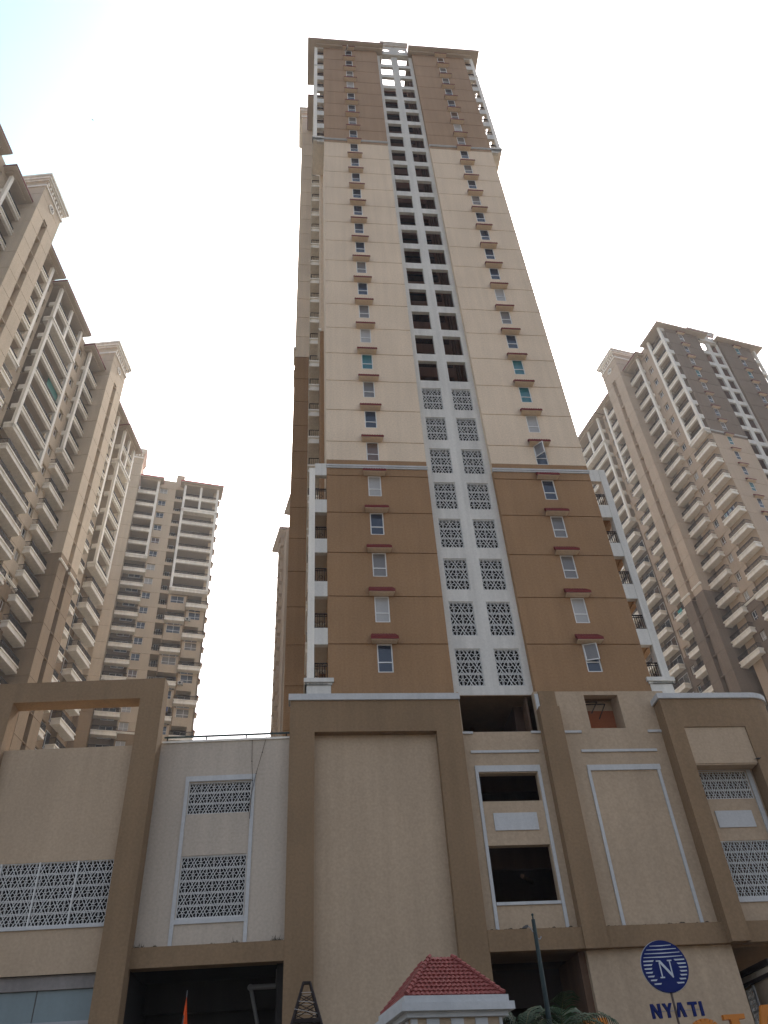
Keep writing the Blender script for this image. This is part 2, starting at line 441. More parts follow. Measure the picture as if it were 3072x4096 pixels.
        if rail:
            me = railing_mesh(b-a, .72)
            for k in range(k0-1, k1):
                z = G(k)+(.95 if k == k0-1 else .88); u = self.sgn*(a+b)/2
                put(me, "railing", f, (u, -(out-.17), z+self.dz))
        return f
    def balcony(self, s0, s1, k, dp=1.1, side=True):
        wd = s1-s0; me = balcony_mesh(wd, dp); rm = cached(('rb', round(wd,2), dp), lambda: rail_u(wd, dp))
        return self.inst("balcony", me, (s0+s1)/2, 0, G(k)+.2, [("railing", rm)])
    def door(self, s, k, wd=1.8, out=-1.94, ht=2.05, g=None):
        self.inst("balcony_door", win_single(wd, ht, 'slide', rnd.choice((0,0,0,1,4)) if g is None else g, .98), s, out, G(k)+.05)
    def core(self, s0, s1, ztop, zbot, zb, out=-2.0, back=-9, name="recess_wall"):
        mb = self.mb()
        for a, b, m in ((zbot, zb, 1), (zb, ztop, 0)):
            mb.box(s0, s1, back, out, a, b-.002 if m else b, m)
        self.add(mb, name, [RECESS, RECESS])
def rail_u(wd, dp):
    mb = MB(); b = .75; h = .74
    base = railing_mesh(wd-.1, h)
    mb.v += [(v.co.x, v.co.y-dp+.07, v.co.z+b) for v in base.vertices]; mb.f += [list(p.vertices) for p in base.polygons]; mb.m += [0]*len(base.polygons)
    for x in (-wd/2+.07, wd/2-.07):
        mb.box(x-.025, x+.025, -dp+.1, 0, b+h-.04, b+h); n = int(dp/.14)
        for i in range(n): y = -dp+.1+(dp-.1)*i/n; mb.box(x-.01, x+.01, y-.01, y+.01, b, b+h-.04)
    return mb.mesh("railing", IRON)

ZE = 103.5         # eave underside
def side_unit(F, t0, kmin, first='A', full=True, zbot=-1.6, balA=True, back=-9, zb_s=58.8, zb_w=52.9):
    # A | window | B | shaft | C | window  measured from the front corner
    kk = list(range(kmin, 29)); zbt = zbot-F.dz
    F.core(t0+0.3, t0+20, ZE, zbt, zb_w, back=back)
    if first == 'A':
        F.frame(t0+0, t0+3.55, 21, 28, ztop=ZE-.05)
        (F.eave(t0-.8, t0+4.5, 1.75, ZE) if not balA else None)
        if balA:
            for k in kk:
                if k <= 20:
                    if k < 20: F.balcony(t0+.1, t0+3.55, k)
                F.door(t0+1.9, k, 2.1, -.26)
        F.wall(t0+.02, t0+3.56, -.3, -2.0, G(20)+.2, zbt, zb_w)
        for k in kk[-8:]: F.door(t0+1.9, k, 2.1)
    # window wall
    F.wall(t0+3.55, t0+7.0, .30, -1.6, ZE+.9, zbt, zb_w, (t0+5.0, t0+5.95), kk)
    F.trim(t0+3.6, t0+6.95, .30, zb_w-.1)
    # B
    F.frame(t0+6.6, t0+10.0, 23, 28, right=False, ztop=ZE-.05)
    F.eave(t0+5.75, t0+10.1, 1.7, ZE)
    for k in kk:
        if k < 22: F.balcony(t0+6.1, t0+9.95, k)
        F.door(t0+8.5, k)
    F.shaft(t0+10.0, t0+14.4, 109.4, zbt, zb_s)
    if full:
        F.frame(t0+14.45, t0+18.3, 23, 28, left=False, ztop=ZE-.05, pw=.45)
        F.eave(t0+15.3, t0+19.7, 1.7, ZE)
        for k in kk:
            if k < 22: F.balcony(t0+15.4, t0+18.2, k)
            F.door(t0+16.8, k, 1.9, -.76)
        F.wall(t0+14.45, t0+18.3, -.8, -2.0, ZE, zbt, zb_w)
        F.wall(t0+18.3, t0+20.4, .0, -1.6, ZE+.9, zbt, zb_w, (t0+19.0, t0+19.95), kk)
def bay_d(F, s0, s1, kmin, zbot=-1.6, back=-9, zb_w=52.9):
    zbt = zbot-F.dz; c = (s0+s1)/2
    F.core(s0-.3, s1+.3, ZE, zbt, zb_w, back=back)
    F.frame(s0, s1, 21, 28, mull=c, mulk=27, ztop=ZE-.05)
    F.eave(s0-.7, s1+.75, 1.75, ZE)
    for k in range(kmin, 29):
        if k < 20: F.balcony(s0+.1, s1-.1, k)
        o_ = -.56 if k < 20 else -1.94
        F.door((s0+c)/2, k, 2.2, o_); F.door((c+s1)/2, k, 2.2, o_)
    F.wall(s0, s1, -.6, -2.0, G(20)+.2, zbt, zb_w)
    F.wall(c-.15, c+.15, .1, -1.6, G(20), zbt, zb_w)

def front_half(T, x0, x1, wx, zbot, kk, dz, y=0.0, objs=True, depth=9, zlo=34.4):
    # one brown/cream half of the narrow front, with its window and awning column
    mb = MB(lambda u, d, v: (u, y-d, v+dz))
    mat = lambda u, v: 1 if v < zlo else (2 if v > 79.2 else 0)
    ops = [(x0, x1, G(k)-.03, G(k)+.03, -.06, False, None) for k in kk]
    ops += [(wx, wx+.80, G(k)-1.66, G(k), -.12, False, None) for k in kk]
    mb.relief(x0, x1, zbot, 103.5, ops, 0.0, mat)
    for (a, b, m) in ((zbot, zlo, 1), (zlo, 79.2, 0), (79.2, 103.5, 2)):
        for x in (x0, x1): mb.face(((x,0,a),(x,-depth,a),(x,-depth,b),(x,0,b)), m)
    mb.face(((x0,0,103.5),(x1,0,103.5),(x1,-depth,103.5),(x0,-depth,103.5)), 1)
    mb.obj("wall", [T.cream, T.brown, T.top or T.brown], T.root)
    for z, h in ((79.15, .22), (34.3, .26)):
        if z < zbot+1: continue
        if zlo < 34 and z < 40: continue
        tm = MB(); tm.box(x0-.02, x1+.02, y-.07, y+.05, z+dz, z+h*.5+dz); tm.box(x0-.03, x1+.03, y-.11, y+.05, z+h*.5+dz, z+h+dz)
        tm.obj("trim", TRIM, T.root)

class T_:                                 # small holder
    cream, brown, top = TAN, TBROWN, None

# ================================================================== MAIN TOWER
T = T_(); T.cream, T.brown, T.top = CREAM, BROWN, VEILED; T.root = thing("apartment_tower", "tall central tower, brown at top and base, white pierced strip down its middle", "apartment tower", (0,0,0), 0, "apartment towers of one estate")
T.pool = Pool(T.root)
KK = list(range(1, 29)); Z0 = 18.62
front_half(T, 0.0, 6.31, 2.54, Z0, KK, 0)
front_half(T, 10.52, 16.80, 13.53, Z0, KK, 0)
styles = {}
def gl_for(k, side):
    base = {('L',1):0,('L',2):2,('L',3):1,('L',4):0,('L',5):2,('L',6):4,('L',7):0,('L',8):1,('L',9):3,('L',10):2,('R',1):0,('R',2):2,('R',3):1,('R',4):1,('R',5):0,('R',6):0,('R',7):2,('R',8):3,('R',9):3}
    return base.get((side,k), rnd.choice((0,0,0,0,1,4,2)))
OPEN = {('R',6):-50, ('R',1):-16, ('L',28):-70}
for side, wx in (('L', 2.94), ('R', 13.93)):
    for k in KK:
        fm, pm = win_objs(.80, 1.66, 'plain', gl_for(k, side))
        o = T.pool.put("window", fm, (wx, .03, G(k)), 0, [("pane", pm)])
        if (side, k) in OPEN:                                    # a sash swung out
            s_ = MB(); hh = .98
            for q in ((0,.72,-.05,0),(0,.72,-hh,-hh+.05),(0,.05,-hh+.05,-.05),(.67,.72,-hh+.05,-.05)): s_.box(q[0], q[1], -.02, .02, q[2], q[3], 0)
            s_.box(.05, .67, -.004, .004, -hh+.05, -.05, 1)
            so2 = s_.obj("open_sash", [FRAMEW, GL[1]], o, (-.36, -.04, -.03)); so2.rotation_euler = (0, 0, R(OPEN[(side,k)]))
        T.pool.put("awning", awning_mesh(), (wx, 0, G(k)+.30), 0)
# white strip, open above, screened below
SX0, SX1, SY = 6.31, 10.52, .37
ops = []
for k in KK:
    for a in (6.68, 8.78):
        ops.append((a, a+1.38, G(k)-2.25, G(k)-.05, -.28, True, None))
st = MB(lambda u, d, v: (u, SY-d, v)); st.relief(SX0, SX1, 18.72, 103.0, ops)
st.box(SX0, SX1, -.29, -.281, 103.0, 103.02)
st.face(((SX0,0,18.72),(SX1,0,18.72),(SX1,-.4,18.72),(SX0,-.4,18.72)))
b2 = MB(lambda u, d, v: (u, SY-d, v)); b2.relief(SX0, SX1, 18.72, 103.0, [(o[0],o[1],o[2],o[3],0,True,None) for o in ops])
n = len(st.v); st.v += [(x, y+.28, z) for x, y, z in b2.v]; st.f += [[i+n for i in f] for f in b2.f]; st.m += b2.m
st.obj("screen_strip", WHITE, T.root)
def jali():
    mb = MB(); screen(mb, -.69, .69, -1.10, 1.10, .42); return mb.mesh("grille", SCREEN)
JM = jali()
for k in range(1, 9):
    for a in (7.37, 9.47): T.pool.put("grille", JM, (a, SY+.06, G(k)-1.15), 0)
# void behind the strip, with the lobby landings at its back
vb = MB(lambda u, d, v: (u, 4.2-d, v))
vops = []
for k in KK:
    vops.append((6.5, 10.3, G(k)-2.0, G(k)-.15, -1.6, False, 1))
vb.relief(SX0, SX1, Z0, 104.0, vops)
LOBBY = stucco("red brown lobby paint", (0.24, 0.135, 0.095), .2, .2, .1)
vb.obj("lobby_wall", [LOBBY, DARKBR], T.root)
for k in range(4, 29):
    T.pool.put("railing", railing_mesh(3.8, 1.0), (8.4, 4.17, G(k)-2.0), 0)
pp = MB()
for x in (0.9, 1.6, 2.6, 3.3): pp.box(10.42, 10.52, x-.07+.4, x+.07+.4, 19, 103)
pp.obj("service_duct", DARKBR, T.root)
wl = MB(); wl.box(10.50, 10.515, .66, 4.19, 19, 103.2); wl.box(6.315, 6.33, .66, 4.19, 19, 103.2); wl.obj("void_lining", LOBBY, T.root)
bk = MB(); bk.box(SX0+.03, SX1-.03, .95, 1.05, 18.75, G(8)+.1); bk.box(SX0+.03, SX1-.03, .66, .95, G(8)+.05, G(8)+.1); bk.obj("added_dark_backing", VOID, T.root)  # added near black panel, makes the grille openings read dark
# crown: parapet plate with two round holes between the eaves
cm = MB(); n = 28
def holed(mb, x0, x1, z0, z1, cx, cz, r, y0, y1):
    rect = []
    for i in range(n):
        t = 2*math.pi*i/n; c, s = math.cos(t), math.sin(t)
        sc = min((x1-cx)/c if c > 1e-6 else 1e9, (x0-cx)/c if c < -1e-6 else 1e9, (z1-cz)/s if s > 1e-6 else 1e9, (z0-cz)/s if s < -1e-6 else 1e9)
        rect.append((cx+c*sc, cz+s*sc))
    circ = [(cx+r*math.cos(2*math.pi*i/n), cz+r*math.sin(2*math.pi*i/n)) for i in range(n)]
    for i in range(n):
        j = (i+1) % n
        for y in (y0, y1): mb.face(((rect[i][0],y,rect[i][1]),(rect[j][0],y,rect[j][1]),(circ[j][0],y,circ[j][1]),(circ[i][0],y,circ[i][1])))
        mb.face(((circ[i][0],y0,circ[i][1]),(circ[j][0],y0,circ[j][1]),(circ[j][0],y1,circ[j][1]),(circ[i][0],y1,circ[i][1])))
CY = .10
holed(cm, 7.0, 8.55, 103.0, 105.6, 7.5, 104.5, .45, CY+.14, CY+.24)
holed(cm, 8.55, 10.1, 103.0, 105.6, 9.45, 104.5, .45, CY+.14, CY+.24)
for p, a, b in ((.03, 105.6, 105.85), (.10, 105.85, 106.1), (.17, 106.1, 106.4)): cm.box(7.0-p, 10.1+p, CY-p, CY+.3, a, b)
cm.box(7.0, 10.1, CY+.005, CY+.235, 102.8, 103.0)
cm.obj("parapet", WHITE, T.root)
# eaves over the two halves
for x0, x1 in ((-1.8, 7.02), (10.08, 18.6)):
    e = MB(); e.box(x0, x1, -.78, 4.4, 103.28, 103.42, 1); e.box(x0-.03, x1+.03, -.82, 4.43, 103.42, 103.56, 0)
    e.face(((x0,-.78,103.56),(x1,-.78,103.56),(x1-.6,2,104.6),(x0+.6,2,104.6)), 0)
    e.box(max(x0, -.9), min(x1, 17.7), -.35, -.01, 103.0, 103.28, 1)
    e.obj("eave", [MAROON, SOFFIT], T.root)
# west flank of the main tower: white corner frames, window wall, balconies, stair shaft
FL = Face(T.root, T.pool, (0, 0), R(-90), -1, 0); FL.mats = [CREAM, BROWN]
FR = Face(T.root, T.pool, (16.8, 0), R(90), 1, 0)
def corner_frame(F, k0, k1, ztop=None, plinth=False):
    f = F.frame(.0, 3.5, k0, k1, out=1.05, ztop=ztop, mats=[BROWN, BROWN] if F is FR and k0 == 1 else None, slabs=k0 == 1)
    for k in range(k0-1, k1+1):
        z = G(k); mb = F.mb()
        if k == k1 and ztop: mb.box(.0, .3, 0, .7, z+.0, ztop)
        else: mb.box(.0, .3, 0, .7, z-.02, z+.98)
        if k == k0+5 and k1-k0 > 5: mb.box(-.06, .36, 0, 1.1, z+.86, z+1.0)
        if k == k0-1: mb.box(-.08, .5, -.02, 1.15, z+.62, z+.981)
        F.add(mb, "corner_beam", WHITE)
    if plinth:
        p = F.mb()
        for (q, a, b) in ((.02, 18.72, 19.32), (.08, 19.32, 19.44), (.16, 19.44, 19.66)): p.box(-q, .9+q, -.12-q, 1.05+q, a, b)
        F.add(p, "plinth", WHITE)
    if F is FR and k0 == 1:
        wp = F.mb(); wp.box(-.035, .45, .66, 1.075, G(0)+.95, G(k1)+.97); F.add(wp, "corner_pier", WHITE)
    for k in range(k0, k1+1):
        put(railing_mesh(.66, .95), "railing", f, (F.sgn*.12, -.34, G(k)-2.0+F.dz)).rotation_euler = (0, 0, R(90))
        o = f.children[-1]
    return f
for F in (FL, FR):
    f1 = corner_frame(F, 1, 5, plinth=True); f2 = corner_frame(F, 21, 28, ztop=103.2)
for f_ in [o for o in T.root.children if o.name.startswith("balcony_frame")]:
    for c in f_.children:
        if abs(c.rotation_euler[2]) > 1: c.location = (c.location[0], -.35, c.location[2])
for F in (FL, FR):
    F.wall(3.5, 7.0, .30, -1.6, 104, Z0, 52.9, None, KK)
FL.trim(3.5, 7.0, .30, 52.8)
for k in KK:
    if k < 22: FL.balcony(6.3, 9.95, k)
    FL.door(8.4, k, out=-.04)
FL.frame(6.6, 10.0, 23, 28, right=False, slab=-.04, ztop=103.4)
FL.eave(5.75, 9.95, 1.7, ZE)
FL.shaft(10.0, 14.4, 109.4, Z0, 58.8)
bod = MB(); bod.box(.05, 16.75, 5.9, 24, Z0, 103.4); bod.obj("building_core", CREAM, T.root)
T.pool.finish()

# ================================================================== RIGHT TOWER
def tower_root(label, loc, rz): 
    t = T_(); t.root = thing("apartment_tower", label, "apartment tower", (loc[0], loc[1], 0), rz, "apartment towers of one estate"); t.pool = Pool(t.root); return t
RT = tower_root("right tower turned at an angle, dark brown upper front with white lattice strip, balconied flank", (56.8, 38.9), R(12))
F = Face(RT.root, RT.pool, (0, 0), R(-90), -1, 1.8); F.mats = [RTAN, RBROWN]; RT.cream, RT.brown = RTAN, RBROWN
KR = list(range(9, 29))
side_unit(F, 0, 9, back=-6)
bay_d(F, 20.6, 28.0, 9)
F.wall(28.4, 46, 0, -6, ZE, -3.4, 52.9, (30.0, 30.95), list(range(9, 29)))
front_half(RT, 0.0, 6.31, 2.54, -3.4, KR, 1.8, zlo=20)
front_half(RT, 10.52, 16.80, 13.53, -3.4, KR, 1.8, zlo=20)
for wx in (2.94, 13.93):
    for k in KR:
        RT.pool.put("window", win_single(.80, 1.66, 'plain', rnd.choice((0,0,1,3))), (wx, .03, G(k)+1.8), 0)
        RT.pool.put("awning", awning_mesh(), (wx, 0, G(k)+2.1), 0)
st = MB(lambda u, d, v: (u, SY-d, v+1.8)); st.relief(SX0, SX1, -3.4, 103.0, [o for o in ops if o[2] > G(8)]); 
b2 = MB(lambda u, d, v: (u, SY+.28-d, v+1.8)); b2.relief(SX0, SX1, -3.4, 103.0, [(o[0],o[1],o[2],o[3],0,True,None) for o in ops if o[2] > G(8)])
n0 = len(st.v); st.v += b2.v; st.f += [[i+n0 for i in f] for f in b2.f]; st.m += b2.m
st.obj("screen_strip", WHITE, RT.root)
vb = MB(); vb.box(SX0, SX1, 3.6, 3.9, -1.6, 103.6); vb.box(10.50, 10.515, .66, 3.59, 5, 104.9); vb.box(6.315, 6.33, .66, 3.59, 5, 104.9)
for k in KR: vb.box(SX0+.05, 10.48, 3.2, 3.59, G(k)+1.4, G(k)+1.7)
vb.obj("lobby_wall", LOBBY, RT.root)
cm = MB(); zc = 1.8
holed(cm, 7.0, 8.55, 103.0+zc, 105.6+zc, 7.5, 104.5+zc, .45, CY+.14, CY+.24); holed(cm, 8.55, 10.1, 103.0+zc, 105.6+zc, 9.45, 104.5+zc, .45, CY+.14, CY+.24)
for p, a, b in ((.03, 105.6, 105.85), (.10, 105.85, 106.1), (.17, 106.1, 106.4)): cm.box(6.0-p, 11.0+p, CY-p+.5, CY+.9, a+zc, b+zc)
cm.box(7.0, 10.1, CY+.005, CY+.235, 102.8+zc, 103.0+zc)
cm.obj("parapet", WHITE, RT.root)
for x0, x1 in ((-1.7, 8.0), (9.9, 19.0)):
    e = MB(); e.box(x0, x1, -.78, 4.5, 103.45+zc, 103.58+zc, 1); e.box(x0-.03, x1+.03, -.82, 4.53, 103.58+zc, 103.72+zc, 0)
    e.face(((x0,-.78,103.56+zc),(x1,-.78,103.56+zc),(x1-.6,2,104.6+zc),(x0+.6,2,104.6+zc)), 0)
    e.obj("eave", [MAROON, SOFFIT], RT.root)
cb = MB()
for k in range(20, 29):
    cb = MB()
    if k == 28: cb.box(-1.04, 0, 0, .3, G(k)+1.8, 105.2)
    else: cb.box(-.70, 0, 0, .3, G(k)+1.8, G(k)+2.7)
    cb.obj("corner_beam", WHITE, RT.root)
cb = MB(); cb.box(-1.04, -.70, -.01, .34, G(20)+2.0, 105.1)
cb.obj("corner_pier", WHITE, RT.root)
# right hand corner of the front
F2 = Face(RT.root, RT.pool, (16.8, 0), R(90), 1, 1.8)
F2.frame(0, 3.5, 21, 28, ztop=103.2, slab=-.04)
bod = MB(); bod.box(1.7, 16.6, 6.1, 28, -1.6, 105); bod.obj("building_core", CREAM, RT.root)
RT.pool.finish()

# ================================================================== LEFT TOWER
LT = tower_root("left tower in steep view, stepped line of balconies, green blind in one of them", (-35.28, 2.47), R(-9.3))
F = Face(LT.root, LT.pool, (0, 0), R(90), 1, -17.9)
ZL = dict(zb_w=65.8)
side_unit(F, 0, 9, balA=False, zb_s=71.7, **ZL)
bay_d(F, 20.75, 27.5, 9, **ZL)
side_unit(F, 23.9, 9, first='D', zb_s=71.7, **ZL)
bay_d(F, 44.6, 49.0, 9, **ZL)
gb = MB(lambda s, o, z: F.tf(s, o, z)); gb.box(24.3, 27.0, .66, .70, G(24)-1.5, G(24)+.1)
F.add(gb, "roller_blind", plain("green canvas", (0.01, 0.13, 0.10), .8))
bod = MB(); bod.box(-20, -8.9, -1, 60, -1.6, 86); bod.obj("building_core", CREAM, LT.root)
LT.pool.finish()

# ================================================================== MIDDLE-LEFT TOWER
MT = tower_root("farther tower between left and central towers, red edged eaves and alternating white balconies", (-27.83, 79.43), R(11))
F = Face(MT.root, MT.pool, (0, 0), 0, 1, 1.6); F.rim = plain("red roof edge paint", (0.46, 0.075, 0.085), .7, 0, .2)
kmin = 10; KM = list(range(kmin, 29)); zbt = -3.2
F.core(-9, 10.3, ZE, zbt, 52.9, back=-14)
F.shaft(-9.0, -4.6, 109.4, zbt, 58.8)
F.frame(-4.55, -.9, 23, 28, left=False, ztop=ZE-.05)
F.eave(-4.5, -.25, 1.7, ZE)
F.wall(-1.0, 2.2, 0, -1.6, ZE+1.2, zbt, 52.9, (-.72, .66), KM, wz=1.4)
F.trim(-.9, 2.2, 0, 52.8)
for k in KM:
    if k < 22: F.balcony(-4.5, -.75, k)
    F.door(-2.6, k, 2.0); F.door(2.85, k, .8, -1.94, 1.3)
for k in range(kmin-1, 29):
    nb = F.mb(); nb.box(2.2, 3.6, -1.98, .0, G(k)+.1, G(k)+.75); F.add(nb, "service_ledge", TAN)
nb = F.mb(); nb.box(2.0, 3.5, -1.5, .02, ZE-.4, ZE+3.0)
F.add(nb, "stair_head", TAN)
for k in KM: F.inst("railing", railing_mesh(1.35, .62), 2.87, -.1, G(k-1)+.75)
F.frame(3.65, 10.2, 21, 28, mull=6.85, mulk=27, ztop=ZE-.05)
F.eave(2.95, 10.95, 1.75, ZE)
F.wall(6.7, 7.0, .0, -1.6, G(20), zbt, 52.9); F.wall(3.6, 3.75, 0, -1.6, G(20), zbt, 52.9); F.wall(10.0, 10.3, 0, -1.6, ZE, zbt, 52.9)
wb = F.mb()
for k in KM:
    left = k % 2 == 0
    a, b = (3.55, 6.8) if left else (6.75, 10.35)
    c, d = (6.95, 10.1) if left else (3.7, 6.75)
    if k < 20:
        F.balcony(a, b, k)
        wb.box(c, d, -1.5, -.05, G(k)+.0, G(k)+1.45); wb.box(c, d, -1.5, -.05, G(k+1)-.15, G(k+1)+.0)
        F.inst("window", win_single(2.25, 1.45, 'slide', rnd.choice((0,0,1,2)), .36), (c+d)/2, -.12, G(k+1)-.12)
        for e0, e1 in ((c, (c+d)/2-1.13), ((c+d)/2+1.13, d)): wb.box(e0, e1, -1.5, -.05, G(k)+1.45, G(k+1)-.15)
    F.door(5.2, k, 2.2); F.door(8.5, k, 2.2)
F.add(wb, "spandrel", [TAN])
FS = Face(MT.root, MT.pool, (10.3, 0), R(90), 1, 1.6)
FS.wall(0, 12, 0, -1, ZE, zbt, 52.9, (2.2, 3.0), KM, wz=1.5)
for k in KM: FS.inst("awning", awning_mesh(), 2.6, 0, G(k)+.3)
MT.pool.finish()

# ================================================================== SLIVER TOWER
ST = tower_root("distant tan tower showing only as a sliver beside the central tower", (-2.1, 80.35), R(12))
F = Face(ST.root, ST.pool, (0, 0), R(-90), -1, 1.0); F.mats = [stucco("ochre brown stucco", (.40, .30, .20)), TBROWN]
kmin = 12; KS = list(range(kmin, 29))
F.wall(-.2, 7.0, 0, -1.6, ZE, -2.6, 52.9, (2.6, 3.5), KS, wz=1.5); F.wall(10.9, 20, .3, -1.6, ZE, -2.6, 52.9, (14.0, 15.0), KS, wz=1.5)
F.core(-.2, 20, ZE, -2.6, 52.9, back=-6)
F.eave(-.4, 7.0, 1.7, ZE); F.eave(11.4, 19.6, 1.7, ZE)
hood = MB(); hood.box(-.95, .95, -.85, 0, .12, .30); hood.box(-.95, -.75, -.6, 0, -1.6, .12); hood.box(.75, .95, -.6, 0, -1.6, .12); hood.box(-.95, .95, -.65, 0, -1.78, -1.6)
hm = hood.mesh("window_hood", F.mats[0])
for k in KS:
    F.inst("window_hood", hm, 3.05, 0, G(k)); F.inst("window_hood", hm, 14.5, .3, G(k))
bb = F.mb(); bb.box(7.0, 7.4, -1.6, .6, -2.6, 70); F.add(bb, "pilaster", F.mats[0])
ST.pool.finish()

# ================================================================== PODIUM (centre and right)
PD = thing("parking_podium", "tan and brown podium under the central tower with a big blank portal and open bays", "podium", (0,0,0))
Z = lambda z: z
# portal round the blank panel
pf = MB(); YF = -1.0
pf.relief_tf = None
rl = MB(lambda u, d, v: (u, YF-d, v)); rl.relief(-1.83, 6.27, GZ, 18.0, [(-.68, 5.05, GZ, 16.39, -.42, False, 1)])
rl.face(((-1.83,0,GZ),(-1.83,-6,GZ),(-1.83,-6,18.0),(-1.83,0,18.0))); rl.face(((6.27,0,GZ),(6.27,-.6,GZ),(6.27,-.6,18.0),(6.27,0,18.0)))
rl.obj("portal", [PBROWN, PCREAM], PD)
tm = MB(); tm.box(-1.92, 6.33, YF-.09, YF+.6, 17.98, 18.30); tm.obj("coping", TRIM, PD)
# bay wall with the two open decks
YW = -.6
zf = .9886
bw = MB(lambda u, d, v: (u, YW-d, v))
hol = [(6.40, 10.16, 16.49, 18.60, -.35, True, None), (6.87, 9.62, 13.15, 14.45, -.35, True, None), (6.87, 9.62, 8.93, 11.22, -.35, True, None)]
bw.relief(6.271, 10.40, 7.5, 18.60, hol); 
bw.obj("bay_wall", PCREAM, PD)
tr = MB()
def trimbox(a, b, z0, z1, p=.07, y=YW): tr.box(a, b, y-p, y+.03, z0, z1)
trimbox(6.28, 6.84, 16.38, 16.49); trimbox(9.68, 10.35, 16.38, 16.49); trimbox(10.20, 10.38, 16.50, 18.45, .06)
trimbox(6.63, 9.9, 15.42, 15.54); trimbox(6.72, 9.8, 14.50, 14.80)
trimbox(6.72, 6.86, 7.80, 14.498); trimbox(9.66, 9.80, 7.80, 14.498); trimbox(6.88, 9.64, 8.80, 8.92); trimbox(7.28, 9.26, 11.85, 12.61, .05)
tr.obj("trim", TRIM, PD)
# wall right of the pilaster with the red lined recess
w3 = MB(lambda u, d, v: (u, YW-d, v)); w3.relief(10.40, 16.9, 7.5, 18.60, [(12.73, 14.48, 16.62, 18.40, -.4, True, None)])
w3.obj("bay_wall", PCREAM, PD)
rc = MB(); rc.box(12.5, 14.75, .45, .5, 16.3, 18.05, 1); rc.box(12.5, 14.75, .45, .5, 18.051, 18.6, 0); rc.box(12.5, 12.72, -.19, .45, 16.4, 18.58, 1); rc.box(14.49, 14.75, -.19, .45, 16.4, 18.58, 0); rc.box(12.5, 14.75, -.19, .45, 16.3, 16.6, 0)
rc.obj("recess_lining", [PCREAM, REDBR], PD)
pi = MB(); 
for a, b in (((12.74,-.05,18.15),(13.95,-.05,18.17)), ((13.95,-.05,18.17),(13.55,.15,17.45)), ((13.55,.0,18.28),(13.25,.2,17.8)), ((12.9,.0,18.32),(13.6,.0,18.32))): pi.tube(a, b, .03)
pi.obj("drain_pipe", IRON, PD)
tr = MB()
trimbox(11.30, 12.18, 16.37, 16.49); trimbox(15.53, 16.3, 16.37, 16.49); trimbox(11.97, 15.70, 15.40, 15.52); trimbox(12.07, 15.63, 14.50, 14.76)
trimbox(12.05, 12.19, 7.80, 14.498); trimbox(15.44, 15.58, 7.80, 14.498)
tr.obj("trim", TRIM, PD)
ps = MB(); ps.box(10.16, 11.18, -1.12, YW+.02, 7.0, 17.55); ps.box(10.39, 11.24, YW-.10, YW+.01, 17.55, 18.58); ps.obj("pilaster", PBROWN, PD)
# long brown beam
bm = MB(); bm.box(6.272, 24, -1.03, -.5, 7.02, 7.81); bm.box(6.272, 24, -.95, 3, 7.36, 7.40); bm.obj("beam", PBROWN, PD)
dm = MB()
for i in range(130):
    x = 6.4+rnd.random()*10; 
    if 10.0 < x < 11.3: continue
    s_ = .02+.05*rnd.random(); y = -1.0+.3*rnd.random(); dm.prism([(x-s_*1.6, 7.81), (x+s_*1.5, 7.81), (x+s_*.5, 7.81+s_*.9), (x-s_*.7, 7.81+s_*.8)], y, y+.1)
o = dm.obj("ledge_dirt", plain("dust and twigs", (0.07, 0.05, 0.035), .95), PD); o["kind"] = "stuff"
# sign wall under the beam and dark entrance beside it
sw = MB(); sw.box(10.28, 16.42, -.72, -.4, GZ, 7.03); sw.obj("sign_wall", PCREAM, PD)
# big portal at the rounded right corner
def arc_pts(x0, x1, y0, r, n=10):
    return [(x1-r+r*math.sin(i*math.pi/2/n), y0+r-r*math.cos(i*math.pi/2/n)) for i in range(n+1)]
YR = -1.4
rp = MB(lambda u, d, v: (u, YR-d, v)); rp.relief(16.2, 20.9, 7.0, 17.76, [(17.02, 20.12, 7.0, 16.27, -.8, True, None)])
rp.face(((16.2,0,7.0),(16.2,-.85,7.0),(16.2,-.85,17.76),(16.2,0,17.76)))
ap = arc_pts(0, 22.1, 0, 1.2)
for i in range(10): rp.face(((ap[i][0],-ap[i][1],7.0),(ap[i+1][0],-ap[i+1][1],7.0),(ap[i+1][0],-ap[i+1][1],17.76),(ap[i][0],-ap[i][1],17.76)))
rp.face(((22.1,-1.2,7.0),(22.1,-9,7.0),(22.1,-9,17.76),(22.1,-1.2,17.76)))
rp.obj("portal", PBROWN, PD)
cp_ = MB(); ap2 = arc_pts(0, 22.22, YR-.1, 1.3)
poly = [(16.1, YR-.1)] + ap2 + [(22.22, 9), (16.1, 9)]
cp_.prism(poly, 17.75, 18.02, 0, 'xy'); cp_.obj("coping", TRIM, PD)
bxx = MB(); bxx.box(17.02, 20.11, -1.34, -.7, 14.46, 16.26); bxx.box(17.06, 20.07, -1.30, -.7, 14.40, 14.455); bxx.obj("shutter_box", PCREAM, PD)
rw = MB(lambda u, d, v: (u, YW-d, v)); rw.relief(16.9, 21.6, 7.5, 16.6, [(17.1, 19.78, 13.06, 14.38, -.3, True, None), (17.1, 21.2, 8.83, 11.18, -.3, True, None)]); rw.obj("bay_wall", PCREAM, PD)
for q in ((17.1, 19.78, 13.06, 14.38), (17.1, 21.2, 8.83, 11.18)):
    mb = MB(); screen(mb, q[0], q[1], q[2], q[3], .27, YW+.05); mb.obj("grille", SCREEN, PD)
tr = MB(); trimbox(19.80, 20.0, 8.6, 14.6); trimbox(17.61, 19.37, 11.75, 12.5, .05); trimbox(17.1, 21.2, 8.62, 8.82); trimbox(17.0, 19.79, 14.40, 14.62, .05); tr.obj("trim", TRIM, PD)
